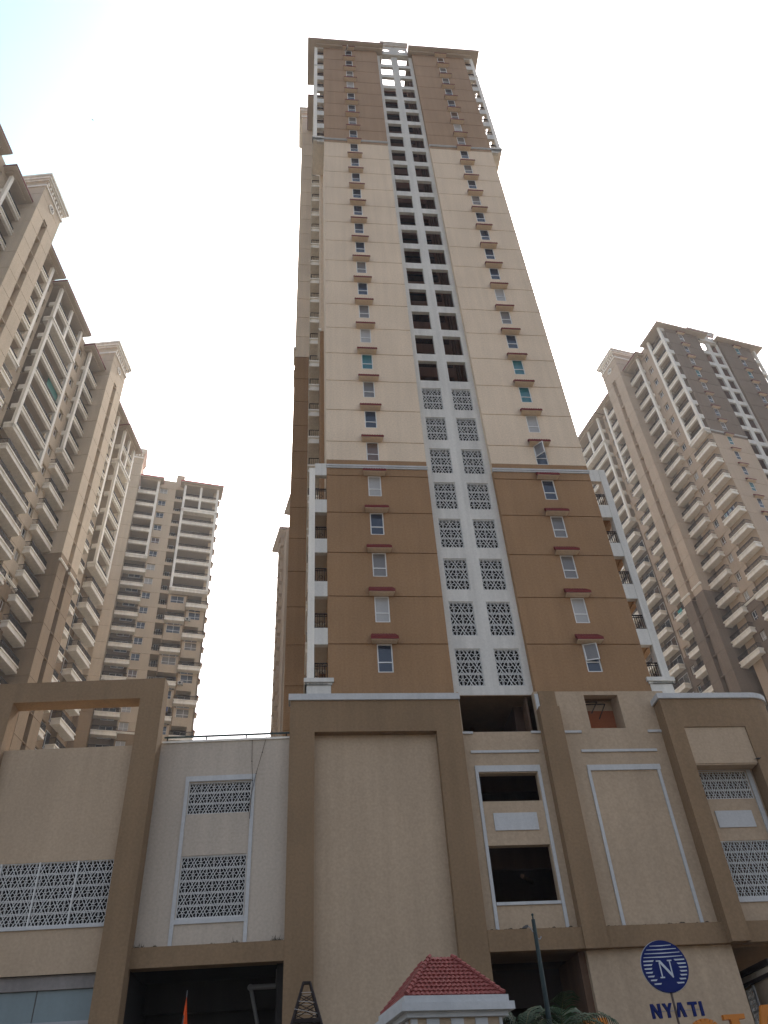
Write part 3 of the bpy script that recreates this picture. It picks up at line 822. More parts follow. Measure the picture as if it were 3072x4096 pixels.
# decks, ceilings and back walls inside
ins = MB()
ins.box(6.2, 16.4, 5.5, 5.7, GZ, 18.7); ins.box(6.28, 6.32, -.2, 5.5, GZ, 18.6); ins.box(12.0, 12.1, -.2, 5.5, 7.9, 16.2)
ins.box(6.3, 16.4, -.25, 5.5, 8.2, 8.7); ins.box(6.3, 12.4, -.25, 5.5, 12.4, 12.9); ins.box(6.3, 12.4, -.25, 5.5, 15.9, 16.3); ins.box(6.3, 16.7, .38, 5.5, 18.62, 18.70)
ins.box(9.9, 10.35, -.2, .5, 8.7, 16.0); ins.box(9.5, 10.3, 1.0, 3.5, 16.3, 18.6)
for z in (11.0, 14.6): ins.box(6.4, 12.0, 2.0, 2.3, z, z+1.2)
ins.box(16.9, 22.0, 2.0, 2.2, 7.5, 17.5); ins.box(16.9, 17.0, -.3, 2.0, 7.5, 17.5)
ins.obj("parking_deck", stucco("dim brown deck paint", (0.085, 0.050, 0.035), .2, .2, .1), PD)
pw_ = MB()
for x in (7.0, 7.25): pw_.tube((x, 4.9, 8.7), (x, 4.9, 15.8), .06)
pw_.tube((6.5, 3.2, 15.3), (11.8, 3.2, 15.3), .07); pw_.tube((8.6, 1.0, 10.4), (9.8, 3.8, 10.9), .09); pw_.tube((7.2, 3.4, 16.4), (7.2, 3.4, 18.6), .06); pw_.tube((7.8, 3.4, 16.4), (7.8, 3.4, 18.6), .06)
for i in range(5): pw_.tube((9.95+.02*i, .1+.22*i, 16.3), (9.95+.02*i, .1+.22*i, 18.6), .07)
pw_.obj("service_pipe", DARKBR, PD)
rr = put(railing_mesh(3.2, 1.05), "railing", PD, (8.1, 1.6, 16.32))
ent = MB(); ent.box(6.3, 10.3, 8, 8.2, GZ, 7.2); ent.box(6.28, 6.3, -.5, 8, GZ, 7.02); ent.box(10.0, 10.28, -.45, 8, GZ, 7.02, 1); ent.box(6.3, 10.3, 2.6, 2.9, 5.6, 7.02); ent.box(8.6, 9.0, 3.2, 3.5, GZ, 7.0)
ent.obj("entrance_lining", [stucco("shade painted concrete", (0.045, 0.036, 0.032), .2, .2, .1), DARKBR], PD)  # lining painted near black to imitate the unlit entrance
gr = MB()
for i in range(7):
    gr.tube((9.96, 1.0, 2.2+i*.22), (9.96, 3.2, 2.2+i*.22), .015, n=5)
    gr.tube((9.96, 1.0+i*.36, 2.2), (9.96, 1.0+i*.36, 3.6), .015, n=5)
gr.obj("vent_grille", IRON, PD)
# porch beyond the sign wall
pc = MB(); pc.box(16.42, 25, -.5, 9, 6.95, 7.05, 1); pc.box(16.43, 25, 5.5, 5.8, 5.6, 7.0, 1); pc.box(16.43, 26, 8.8, 9, GZ, 7.0, 0)
pc.obj("porch", [PCREAM, PBROWN], PD)
sc_ = MB(lambda u, d, v: (17.5-d, u, v)); sc_.relief(-1.28, 3.0, GZ, 5.76, [(.62, 1.42, 3.6, 5.70, -.2, True, None)]); sc_.obj("side_wall", PCREAM, PD)
pb = MB(); pb.box(17.42, 17.9, -1.28, 3.0, 6.14, 6.36); pb.obj("porch_beam", IRON, PD)
pb = MB(); pb.box(17.40, 17.9, -1.28, 3.0, 5.765, 5.90); pb.obj("porch_beam", IRON, PD)
pb = MB(); pb.box(17.5, 17.8, -1.28, 3.0, 5.905, 6.135)
for y in (-.9, -.45, 0, .5, 1.0): pb.box(17.49, 17.52, y-.012, y+.012, 5.91, 6.13)
pb.obj("fascia", stucco("pale fascia board", (.50, .42, .32)), PD)
mb = MB(lambda x, y, z: (17.55+y, x, z)); screen(mb, .64, 1.40, 3.6, 5.70, .26, 0); mb.obj("grille", SCREEN, PD)
tb = MB(); tb.box(17.44, 17.52, .46, .60, GZ, 5.74); tb.obj("trim", TRIM, PD)
bd = MB(); bd.box(-1.8, 6.2, 0, 12, GZ, 18.5); bd.box(6.2, 22, 6, 12, GZ, 18.5); bd.box(6.271, 16.78, YW+.4, 14, 18.60, 18.64); bd.obj("podium_core", PBROWN, PD)

# ================================================================== LEFT PODIUM WING (turned by 4 degrees)
LW = thing("podium_wing", "lower left podium wing with pierced screens, open brown portal and shopfront", "podium", (-2.0, -.6, 0), R(-4))
wa = MB(lambda u, d, v: (u, -d, v)); wa.relief(-6.2, .25, 7.3, 16.25, [(-4.22, -1.48, 12.94, 14.35, -.3, True, None), (-4.22, -1.50, 8.75, 11.20, -.3, True, None)])
wa.face(((-6.2,0,16.25),(.25,0,16.25),(.25,-8,16.25),(-6.2,-8,16.25)))
wa.obj("wall", stucco("pale grey cream stucco", (0.505, 0.435, 0.355), .10, .08, .13), LW)
for q in ((-4.22, -1.48, 12.94, 14.35), (-4.22, -1.50, 8.75, 11.20)):
    mb = MB(); screen(mb, q[0], q[1], q[2], q[3], .275, .06); mb.obj("grille", SCREEN, LW)
tr = MB(); trimbox(-4.40, -1.30, 14.38, 14.62, .06, 0); trimbox(-4.39, -4.24, 7.75, 14.379, .06, 0); trimbox(-1.46, -1.31, 7.75, 14.379, .06, 0); trimbox(-4.238, -1.462, 8.56, 8.74, .06, 0); tr.obj("trim", TRIM, LW)
be = MB(); be.box(-5.9, .2, -.42, .2, 7.0, 7.72); be.obj("beam", PBROWN, LW)
# freestanding portal
Y0, Y1 = -1.0, -.15
po = MB()
P4 = dict(xo=-14.0, xi=-12.53, xr=-6.73, xe=-5.68)
po.box(P4['xo'], P4['xe'], Y0, Y1, 18.1, 19.1); po.box(P4['xo'], P4['xi'], Y0, Y1, GZ, 18.1); po.box(P4['xr'], P4['xe'], Y0, Y1, GZ, 18.1)
po.obj("portal", PBROWN, LW)
fwl = MB(lambda u, d, v: (u, -.55-d, v)); fwl.relief(-16, -6.75, 6.93, 15.98, [(-15.8, -6.80, 8.63, 11.05, -.3, True, None)]); fwl.face(((-16,0,15.98),(-6.75,0,15.98),(-6.75,-4,15.98),(-16,-4,15.98)))
fwl.obj("wall", PCREAM, LW)
mb = MB(); screen(mb, -13.2, -6.80, 8.63, 11.05, .285, -.50)
for x in (-8.3, -9.85, -11.4, -12.9): mb.box(x-.03, x+.03, -.55, -.44, 8.63, 11.05)
mb.obj("grille", SCREEN, LW)
tr = MB(); tr.box(-13.2, -6.75, -.62, -.5, 8.50, 8.62); tr.obj("trim", TRIM, LW)
gb = MB(); gb.box(-14, -6.74, -.40, -.2, 6.45, 6.93); gb.obj("lintel", stucco("grey cement", (0.26, 0.24, 0.225), .2, .2, .1), LW)
sg = MB(); sg.box(-14, -6.74, -.28, -.24, 5.42, 6.45, 0); sg.box(-14, -6.74, -.33, -.22, 5.30, 5.42, 1); sg.box(-9.03, -9.0, -.30, -.22, 5.42, 6.45, 2); sg.box(-14, -6.74, -.28, -.24, GZ, 5.30, 2)
sg.obj("shopfront", [SHOPGL, GREYMET, DARK], LW)
iw = MB(); iw.box(-14, .2, 3.5, 3.7, GZ, 16); iw.box(-14, .2, .3, 3.5, 11.7, 12.2); iw.box(-14, .2, .31, 3.5, 7.8, 8.3); iw.box(-6.75, -6.6, .0, 3.5, GZ, 16); iw.box(-.1, .2, .02, 8, GZ, 7.3)
iw.box(-5.9, .2, 8, 8.2, GZ, 7.3); iw.box(-5.95, -5.7, -.1, 8, GZ, 7.0); iw.box(-5.9, .2, .2, 8, 7.1, 7.3); iw.box(-5.8, -.1, 3.0, 3.4, 6.0, 7.09)
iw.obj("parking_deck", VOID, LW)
co = MB(); co.box(-5.67, .2, -.06, .35, 16.25, 16.34); co.obj("coping", LEDGE, LW)
tp = MB()
PV = plain("grey plastic pipe", (0.16, 0.16, 0.155), .5)
tp.tube((-1.25, 1.5, 6.5), (.2, 1.5, 6.5), .095, n=12); tp.tube((-.2, 1.5, 6.5), (-.2, 1.5, 7.1), .06, n=12); tp.tube((-1.25, 1.5, 6.55), (-.95, 1.9, 5.3), .075, n=12); tp.ball((-1.25, 1.5, 6.5), .12, 12)
tp.obj("drain_pipe", PV, LW)

# ---- terrace railing
tr_ = thing("railing", "dark green iron railing along the terrace edge left of the central tower", "railing", (-2.0, -.6, 0), R(-4))
q = MB(); 
for z, r in ((16.62, .035), (16.42, .022)): q.box(-5.65, .15, .17-r, .17+r, z-r, z+r)
q.obj("rail", plain("dark green enamel", (0.02, 0.04, 0.035), .4), tr_)
for x in (-5.5, -3.7, -1.85, .0):
    pq = MB(); pq.box(x-.025, x+.025, .145, .195, 16.345, 16.585); pq.obj("post", IRON, tr_)
# ---- loose cables
for nm, pts, lab in (("cable", [(-1.55,-.03,16.33),(-1.50,-.08,15.2),(-1.42,-.10,14.3),(-1.46,-.10,12.6)], "thin straight cable hanging down the pale wall beside the upper screen"),
                     ("cable", [(-.9,.0,16.4),(-1.05,-.10,15.6),(-1.28,-.10,14.6),(-1.45,-.12,13.6),(-1.52,-.11,12.9)], "slanting knotted cable hanging from the terrace railing across the pale wall")):
    c_ = MB()
    for a, b in zip(pts, pts[1:]): c_.tube(a, b, .010, n=5)
    for p in pts[1:-1]: c_.ball(p, .028, 6)
    tag(c_.obj(nm, IRON, None, (-2.0, -.6, 0), R(-4)), lab, "cable", "loose cables on the pale wall")
# ---- weeds and rubble on the left ledge
LEAF = plain("dry weed", (0.06, 0.045, 0.025), .9)
for x, s_, lab in ((-5.45, .20, "dark clump of debris at the left end of the brown beam's ledge"), (-4.85, .11, "small flat lump of debris beside the left white trim on the ledge"),
                   (-2.62, .09, "small dark lump on the ledge below the screen"), (-1.75, .16, "dark rounded lump on the ledge just left of the right white trim"), (-.15, .24, "tangled dry weed growing at the right end of the ledge")):
    mb = MB(); r_ = random.Random(int(x*100))
    for i in range(70):
        a = r_.uniform(-1, 1)*s_; h = abs(r_.gauss(0, .5))*s_*(1-abs(a)/s_*.6); b = r_.uniform(-.05, .05)
        mb.tube((a, b, 0), (a+r_.uniform(-.4,.4)*s_, b+r_.uniform(-.05,.05), h+.02), .014, .004, n=4)
        if i % 3 == 0: mb.ball((a*.8, b, h*.35), .03+.02*r_.random(), 6)
    c, s2 = math.cos(R(-4)), math.sin(R(-4)); yl = -.18
    tag(mb.obj("weed_clump", LEAF, None, (-2.0+c*x-s2*yl, -.6+s2*x+c*yl, 7.72), R(-4)), lab, "weeds", "debris and weeds along the left ledge")

# ================================================================== GATE KIOSK
KI = thing("gatehouse", "small gatehouse with a red tiled hip roof and white and tan striped walls", "gatehouse", (1.24, -19.2, -.05), R(8))
TILE = stucco("red roof tile", (0.27, 0.075, 0.065), .14, .05, .15, .2, .6)
# local: front at y = -1
kw = MB(); kw.box(-.80, .80, -.86, .86, GZ, 2.25, 1)
for i in range(4):
    x = -.80+.06+i*.43; kw.box(x+.20, x+.42 if i < 3 else .805, -.885, -.80, GZ, 2.24, 0)
kw.box(-.805, -.70, -.885, -.80, GZ, 2.24, 0)
for i in range(4):
    y = -.8+.12+i*.43; kw.box(-.825, -.78, y, y+.2, GZ, 2.24, 0)
kw.obj("wall", [TRIM, PCREAM], KI)
kf = MB(); kf.box(-.90, .90, -.95, .95, 2.25, 2.33); kf.box(-1.0, 1.0, -1.06, 1.06, 2.33, 2.45); kf.box(-.93, .93, -.99, .99, 2.45, 2.56); kf.obj("cornice", TRIM, KI)
def roof_face(mb, A, B, C_, D_, rows=10, tile=.085):
    A, B, C_, D_ = map(Vector, (A, B, C_, D_)); nn = (B-A).cross(D_-A).normalized()
    for r_ in range(rows):
        t0, t1 = r_/rows, (r_+1)/rows
        L0, R0 = A.lerp(D_, t0), B.lerp(C_, t0); L1, R1 = A.lerp(D_, t1), B.lerp(C_, t1)
        nc = max(3, int((R0-L0).length/tile))*4
        lo, hi = [], []
        for i in range(nc+1):
            f = i/nc; wv = .011*math.cos(2*math.pi*i/4)
            lo.append(mb.pt(L0.lerp(R0, f)+nn*(.034+wv))); hi.append(mb.pt(L1.lerp(R1, f)+nn*(.010+wv)))
        bt = [mb.pt(L0.lerp(R0, i/nc)-nn*.004) for i in range(nc+1)]
        for i in range(nc):
            mb.f.append([lo[i], lo[i+1], hi[i+1], hi[i]]); mb.m.append(0)
            mb.f.append([bt[i], bt[i+1], lo[i+1], lo[i]]); mb.m.append(0)
kr = MB(); b0, z0_, b1, z1_ = .88, 2.56, .21, 3.28
q0 = [(-b0,-.94,z0_),(b0,-.94,z0_),(b0,.94,z0_),(-b0,.94,z0_)]; q1 = [(-b1,-.26,z1_),(b1,-.26,z1_),(b1,.26,z1_),(-b1,.26,z1_)]
for i in range(4):
    j = (i+1) % 4; roof_face(kr, q0[i], q0[j], q1[j], q1[i])
kr.face([(p[0],p[1],p[2]-.01) for p in q1])
ro = kr.obj("roof", TILE, KI)
for i in range(4):
    rc_ = MB(); a, b = Vector(q0[i]), Vector(q1[i])
    for k in range(11):
        p, q = a.lerp(b, k/11), a.lerp(b, (k+1.12)/11); rc_.tube(p+Vector((0,0,.035)), q+Vector((0,0,.022)), .044, .033, n=8)
    rc_.obj("ridge_tiles", TILE, ro)

# ================================================================== STREET LAMP
LP = thing("street_lamp", "dark green lamp post with a ball finial and one small curved lamp arm", "street lamp", (3.24, -19.0, GZ))
GRN = plain("dark green paint", (0.008, 0.024, 0.025), .5)
q = MB(); q.tube((0,0,0), (0,0,.5), .11, .09, 14); q.tube((0,0,.5), (0,0,5.52), .070, .036, 14); q.obj("pole", GRN, LP)
q = MB(); q.tube((0,0,5.52), (0,0,5.585), .016, n=8); q.ball((0,0,5.605), .026, 12); q.obj("finial", GRN, LP)
q = MB(); pts = [(-.04,0,5.30),(-.075,0,5.37),(-.11,0,5.40),(-.14,0,5.40)]
for a, b in zip(pts, pts[1:]): q.tube(a, b, .010, n=8)
q.obj("lamp_arm", GREYMET, LP)
q = MB(); q.prism([(-.125,5.425),(-.17,5.42),(-.24,5.385),(-.245,5.365),(-.16,5.368),(-.125,5.385)], -.035, .035); q.obj("lamp_head", plain("dull lamp casing", (.09,.085,.08), .5), LP)
q = MB(); q.tube((.03,0,5.19), (.065,0,5.165), .010, n=8); q.tube((.065,0,5.165), (.10,0,5.20), .011, n=8); q.ball((.10,0,5.205), .016, 8); q.obj("camera_bracket", GREYMET, LP)

# ================================================================== SIGN
BLUE = plain("royal blue sign vinyl", (0.006, 0.016, 0.11), .5, 0, .15)
SILV = plain("silver grey vinyl", (0.50, 0.54, 0.58), .4)
SG = thing("estate_sign", "blue disc sign with striped emblem and letter N on a thin pole above NYATI", "sign", (7.78, -14.0, 0), R(-5))
q = MB(); rr_ = .575
circ = lambda r, n=64: [(r*math.cos(2*math.pi*i/n), r*math.sin(2*math.pi*i/n)) for i in range(n)]
q.prism([(x, z+3.93) for x, z in circ(rr_)], -.03, .03, 0); q.prism([(x, z+3.93) for x, z in circ(rr_+.012)], .03, .05, 1)
q.obj("disc", [BLUE, SILV], SG)
q = MB(); cz = 3.93; rin, czi = .335, -.10
for i in range(13):
    zc_ = .455-i*.0835; hh = .017+.0012*i
    xo = math.sqrt(max(0, (rr_-.045)**2-zc_**2))
    d2 = rin**2-(zc_-czi)**2
    if i < 4 or d2 <= 0:
        if i > 8: continue
        q.prism([(-xo, cz+zc_-.006), (0, cz+zc_-hh), (xo, cz+zc_-.006), (xo, cz+zc_+.006), (0, cz+zc_+hh*.3), (-xo, cz+zc_+.006)], -.036, -.028)
    else:
        xi = math.sqrt(d2)
        for e in (-1, 1):
            dd = .03
            q.prism([(e*xo, cz+zc_-.013), (e*(xi+dd), cz+zc_-.018), (e*xi, cz+zc_+.018), (e*xo, cz+zc_+.013)], -.036, -.028)
# serif N
def nbox(x0, x1, z0, z1): q.box(x0, x1, -.042, -.028, cz+z0, cz+z1)
nbox(-.145, -.118, -.235, .075); nbox(.118, .145, -.20, .10); nbox(-.185, -.075, -.262, -.235); nbox(.075, .188, .10, .126)
q.prism([(-.205, cz+.126), (-.10, cz+.126), (.145, cz-.20), (.145, cz-.262), (.125, cz-.262), (-.118, cz+.06), (-.145, cz+.10), (-.205, cz+.10)], -.045, -.028)
q.obj("emblem", SILV, SG)
q = MB(); q.tube((0, .02, GZ), (0, .02, 3.36), .028, n=10); q.obj("pole", plain("rusty steel", (0.10, 0.075, 0.065), .7), SG)
q = MB(); q.tube((-.62, .02, 2.98), (.66, .02, 2.98), .010, n=6); q.obj("letter_rail", GREYMET, SG)
def stroke_letter(name, polys, x, z, mats, parent, y0=-.10, y1=-.03):
    m_ = MB()
    for i, p in enumerate(polys): m_.prism([(x+a, z+b) for a, b in p], y0-.002*i, y1, 0)
    return m_.obj(name, mats, parent)
H_ = .30; s_ = .065
LET = {'N': [[(0,0),(s_,0),(s_,H_),(0,H_)], [(.17,0),(.17+s_,0),(.17+s_,H_),(.17,H_)], [(0,H_),(s_,H_),(.17+s_,0),(.17,0)]],
       'Y': [[(0,H_),(s_*1.1,H_),(.145,.13),(.085,.13)], [(.165,H_),(.235,H_),(.15,.13),(.085,.13)], [(.085,0),(.15,0),(.15,.14),(.085,.14)]],
       'A': [[(0,0),(s_*1.05,0),(.135,H_),(.075,H_)], [(.165,0),(.235,0),(.16,H_),(.09,H_)]],
       'T': [[(0,H_-.06),(.22,H_-.06),(.22,H_),(0,H_)], [(.08,0),(.145,0),(.145,H_-.05),(.08,H_-.05)]],
       'I': [[(0,0),(s_,0),(s_,H_),(0,H_)]]}
for ch, x in (('N', -.615), ('Y', -.325), ('A', -.02), ('T', .30), ('I', .575)):
    stroke_letter("letter", LET[ch], x, 2.83, BLUE, SG)
ORNG = plain("orange letter acrylic", (0.52, 0.17, 0.012), .4)
OL = thing("letter_sign", "big orange slab letters along the bottom edge in front of the blue sign", "sign", (7.78, -14.6, 0), R(-5))
K = .52; t_ = .13
E_ = [[(0,0),(t_,0),(t_,K),(0,K)], [(-.05,K-.10),(.42,K-.10),(.42,K),(-.05,K)], [(-.05,0),(.44,0),(.44,.10),(-.05,.10)], [(t_,K/2-.05),(.30,K/2-.05),(.30,K/2+.05),(t_,K/2+.05)], [(.36,K-.2),(.42,K-.2),(.42,K-.1),(.36,K-.1)]]
I_ = [[(.10,0),(.10+t_,0),(.10+t_,K),(.10,K)], [(0,K-.09),(.33,K-.09),(.33,K),(0,K)], [(0,0),(.33,0),(.33,.09),(0,.09)]]
A_ = [[(0,0),(.13,0),(.32,K*1.1),(.19,K*1.1)], [(.36,0),(.50,0),(.33,K*1.1),(.20,K*1.1)], [(.1,.13),(.4,.13),(.4,.21),(.1,.21)], [(-.06,0),(.2,0),(.2,.07),(-.06,.07)], [(.32,0),(.58,0),(.58,.07),(.32,.07)]]
L_ = [[(.06,0),(.06+t_,0),(.06+t_,K),(.06,K)], [(0,0),(.36,0),(.36,.1),(0,.1)], [(0,K-.08),(.25,K-.08),(.25,K),(0,K)]]
Y_ = [[(0,K),(.14,K),(.26,.2),(.14,.2)], [(.28,K),(.42,K),(.26,.2),(.14,.2)], [(.14,0),(.27,0),(.27,.24),(.14,.24)]]
def s_poly():
    P = []; c1, c2, r_ = (.19, K*.74), (.19, K*.27), .155
    for i in range(12): t = R(20+i*22); P.append((c1[0]+r_*math.cos(t), c1[1]+r_*.8*math.sin(t)))
    for i in range(12): t = R(80-i*22); P.append((c2[0]+r_*math.cos(t), c2[1]+r_*.85*math.sin(t)))
    out = []
    for a, b in zip(P, P[1:]):
        dx, dz = b[0]-a[0], b[1]-a[1]; l = math.hypot(dx, dz) or 1; nx, nz = -dz/l*.06, dx/l*.06
        out.append([(a[0]-nx,a[1]-nz),(b[0]-nx,b[1]-nz),(b[0]+nx,b[1]+nz),(a[0]+nx,a[1]+nz)])
    return out
SIGN_LETTERS = [(E_, -2.42, 2.26, 1.15, 1.1), (L_, -1.6, 1.75, 1.2, 1.1), (Y_, -.75, 1.75, 1.2, 1.1), (s_poly(), .02, 2.07, 1.5, 1.1), (I_, .78, 2.17, 1.5, 1.1), (A_, 1.52, 2.26, 1.15, 1.1)]
for p, x, z, kx, kz in SIGN_LETTERS: stroke_letter("letter", [[(a*kx, b*kz) for a, b in pp] for pp in p], x, z, ORNG, OL, -.14, 0)
q = MB()
for _, x, z, kx, kz in SIGN_LETTERS: q.tube((x+.2, .0, GZ), (x+.2, .0, z+.1), .03, n=6)
q.obj("post", GREYMET, OL)

# ================================================================== LATTICE OBELISK, FLAG
OB = thing("lattice_tower", "dark iron lattice pyramid wrapped with white light strips in front of the portal", "lattice tower", (-1.13, -16.0, 0))
q = MB(); zt, zb_, ht_, hb = 3.53, GZ, .072, 1.45
hw = lambda z: ht_+(zt-z)*(.29-ht_)/(3.53-2.80)
for sx in (-1, 1):
    for sy_ in (-1, 1): q.tube((sx*hw(zt), sy_*hw(zt), zt), (sx*hw(-1.6), sy_*hw(-1.6), -1.6), .028, .045, n=6)
q.box(-.085, .085, -.085, .085, zt-.02, zt+.02)
q.obj("leg", IRON, OB)
q = MB(); z = 3.30
while z > -1.4:
    z2 = z-(.10+hw(z)*.55); a, b = hw(z), hw(z2)
    for ax in (0, 1):
        for e in (-1, 1):
            P_ = lambda u, h, zz: (u, e*h, zz) if ax == 0 else (e*h, u, zz)
            q.tube(P_(-a, a, z), P_(b, b, z2), .009, n=4); q.tube(P_(a, a, z), P_(-b, b, z2), .009, n=4)
    z = z2
a = hw(2.82); q.box(-a, a, -a, a, 2.80, 2.815)
for e in (-1, 1): q.box(-a, a, e*a-.02, e*a+.02, 2.77, 2.84)
q.obj("lattice", IRON, OB)
q = MB()
for z, d in ((3.33, .0), (3.15, .02), (2.97, .05)):
    a = hw(z)+.012
    for p, r_ in (((-a,-a,z+d),(a,-a,z-d)), ((a,-a,z-d),(a,a,z)), ((a,a,z),(-a,a,z+d)), ((-a,a,z+d),(-a,-a,z+d))): q.tube(p, r_, .0045, n=5)
q.obj("light_strip", plain("white light strip", (.5, .49, .47), .6), OB)
FG = thing("flag", "furled orange pennant flag on a thin steel pole before the dark entrance", "flag", (-3.88, -14.0, 0))
q = MB(); q.tube((0,0,GZ), (0,0,3.84), .006, n=6); q.obj("pole", GREYMET, FG)
q = MB()
rows = 14; prof = []
for i in range(rows+1):
    t = i/rows; z = 3.70-1.2*t; wd_ = .005+.30*min(t, .75)
    prof.append([(-wd_*.45+wd_*1.0*j/6, .035*math.sin(j*1.7+t*3)*t*2-.02, z-.05*abs(j-3)/3*t) for j in range(7)])
for i in range(rows):
    for j in range(6): q.face((prof[i][j], prof[i][j+1], prof[i+1][j+1], prof[i+1][j]), 1 if (4 <= i <= 6 and j <= 1) else 0)
q.obj("cloth", [plain("saffron cloth", (0.70, 0.10, 0.015), .8), plain("dark print", (.08,.07,.07), .8)], FG)

# ================================================================== PALMS
PALM = plain("palm leaf", (0.022, 0.052, 0.015), .5, 0, .4, .35); STEM = plain("palm stem", (0.10, 0.09, 0.035), .7)
def palm(loc, seed, label, nfr=15, ln=1.3, top=2.0):
    r_ = random.Random(seed); t = thing("palm_tree", label, "palm", loc, 0, "palms by the gate")
    q = MB()
    for i in range(5):
        a = i*1.26; q.tube((.12*math.cos(a), .12*math.sin(a), GZ), (.05*math.cos(a), .05*math.sin(a), top-.4), .05, .035, n=8)
    q.obj("trunk", STEM, t)
    q = MB()
    for f in range(nfr):
        az = f*2.399+r_.uniform(-.2,.2); el = R(r_.uniform(35, 82)); L2 = ln*r_.uniform(.8, 1.1)
        p = Vector((0, 0, top-.45)); d = Vector((math.cos(az)*math.cos(el), math.sin(az)*math.cos(el), math.sin(el)))
        n_ = 26; side = d.cross(Vector((0,0,1))).normalized()
        for i in range(n_):
            p2 = p+d*L2/n_; q.tube(p, p2, .012*(1-i/n_)+.003, n=4, m=1, cap=False)
            if i > 4:
                u = i/n_; ll = .34*math.sin(math.pi*(u*.85+.1))*r_.uniform(.85,1.1)+.05
                for e in (-1, 1):
                    dr = (side*e*.85+d*.55+Vector((0,0,.12-.35*u+r_.uniform(-.1,.1)))).normalized()
                    b = p2+dr*ll*.55; c = p2+dr*ll+Vector((0,0,-.05-.10*u)); wv = d*.013
                    q.face((p2-wv, p2+wv, b+wv, b-wv)); q.face((b-wv, b+wv, c))
            d = (d+Vector((0,0,-.045-.012*i/4))).normalized(); p = p2
    q.obj("fronds", [PALM, STEM], t); return t
palm((2.80, -18.6, -.1), 3, "feathery green palm in front of the gatehouse corner", 18, 1.2, 2.3)
palm((3.60, -18.3, -.12), 11, "feathery green palm right of the lamp post below the dark entrance", 20, 1.3, 2.35)

# shrub peeping over behind the letters
sh = MB(); r_ = random.Random(5)
for i in range(900):
    a, e, rr2 = r_.uniform(0, 6.28), r_.uniform(-1, 1), r_.random()**.4
    c = Vector((math.cos(a)*.9*rr2*math.sqrt(1-e*e), math.sin(a)*.6*rr2*math.sqrt(1-e*e), e*.8*rr2)); d1 = Vector((r_.gauss(0,1), r_.gauss(0,1), r_.gauss(0,1))).normalized()*.07; d2 = Vector((r_.gauss(0,1), r_.gauss(0,1), r_.gauss(0,1))).normalized()*.05
    sh.face((c-d1, c+d2, c+d1, c-d2))
SHR = thing("shrub", "leafy green shrub behind the orange letters by the sign wall", "shrub", (15.2, -6.0, 0))
sh.obj("foliage", PALM, SHR, (0, 0, 3.0)); q = MB(); q.tube((0,0,GZ),(0,0,2.6), .06, .04); q.obj("trunk", STEM, SHR)

# ================================================================== BIRDS, AIR CONDITIONERS, WASHING
BIRD = plain("dark feathers", (0.035, 0.03, 0.032), .7)
def bird(loc, rz, s, label, fly):
    b = MB()
    n_ = 10; prof = [(-.5,.02),(-.35,.10),(-.1,.16),(.15,.15),(.3,.09),(.38,.085),(.46,.07),(.52,.02)]
    rings = [[b.pt((x*s, r0*math.cos(2*math.pi*j/n_)*s, (r0*math.sin(2*math.pi*j/n_)+(.1 if x > .3 else 0))*s)) for j in range(n_)] for x, r0 in prof]
    for i in range(len(rings)-1):
        for j in range(n_): b.f.append([rings[i][j], rings[i][(j+1)%n_], rings[i+1][(j+1)%n_], rings[i+1][j]]); b.m.append(0)
    b.face(((-.45*s,-.05*s,0),(-.45*s,.05*s,0),(-.8*s,.12*s,-.02*s),(-.8*s,-.12*s,-.02*s)))
    if fly:
        for e in (-1, 1): b.face(((.2*s,e*.12*s,.05*s),(-.15*s,e*.12*s,.05*s),(-.25*s,e*.9*s,.25*s),(.05*s,e*1.0*s,.3*s)))
    else:
        for e in (-1, 1): b.face(((.2*s,e*.15*s,.06*s),(-.1*s,e*.17*s,-.02*s),(-.6*s,e*.06*s,.0),(-.1*s,e*.12*s,.12*s))); b.tube((.02*s,e*.06*s,-.12*s),(.02*s,e*.06*s,-.34*s), .02*s, n=5)
    b.face(((.52*s,-.015*s,.1*s),(.52*s,.015*s,.1*s),(.62*s,0,.09*s)))
    return tag(b.obj("bird", BIRD, None, loc, rz), label, "bird")
bird((20.15, -1.45, 14.62), R(-20), .26, "dark pigeon perched at the end of the cream shutter box", False)
bird((-17.7, -7.85, 62.5), R(120), .13, "small dark bird flying alone in the pale sky", True)
ACM = plain("white appliance casing", (0.55, 0.55, 0.52), .5)
def ac_mesh():
    m = MB(); m.box(-.42, .42, -.30, 0, 0, .58, 0)
    for i in range(16):
        t0, t1 = i*math.pi/8, (i+1)*math.pi/8; m.prism([(-.1+.2*math.cos(t0), .29+.2*math.sin(t0)), (-.1+.2*math.cos(t1), .29+.2*math.sin(t1)), (-.1, .29)], -.306, -.30, 1)
    for i in range(6): m.box(.2, .38, -.304, -.30, .1+i*.07, .13+i*.07, 1)
    m.box(-.35, -.30, -.28, 0, -.08, 0, 1); m.box(.30, .35, -.28, 0, -.08, 0, 1)
    return m.mesh("air_conditioner", [ACM, IRON])
ac = ac_mesh()
FM = Face(MT.root, MT.pool, (0,0), 0, 1, 1.6)
def to_world(root, p):
    c, s = math.cos(root.rotation_euler[2]), math.sin(root.rotation_euler[2]); return (root.location[0]+c*p[0]-s*p[1], root.location[1]+s*p[0]+c*p[1], p[2])
for s, k, lab in ((2.55, 27, "air conditioner in the second service niche from the top of the farther left tower"), (7.4, 18, "white air conditioner on the wall above a corner balcony of the farther left tower"), (7.5, 14, "air conditioner under the slatted ledge of the farther left tower"), (3.1, 12, "air conditioner in the low service niche beside the washing")):
    p = FM.loc(s, .02 if s > 5 else -.5, G(k)+.35)
    if s > 5: p = FM.loc(s, .0, G(k)+.95)
    tag(put(ac, "air_conditioner", None, to_world(MT.root, p), R(11)), lab, "air conditioner", "air conditioners on the farther left tower")
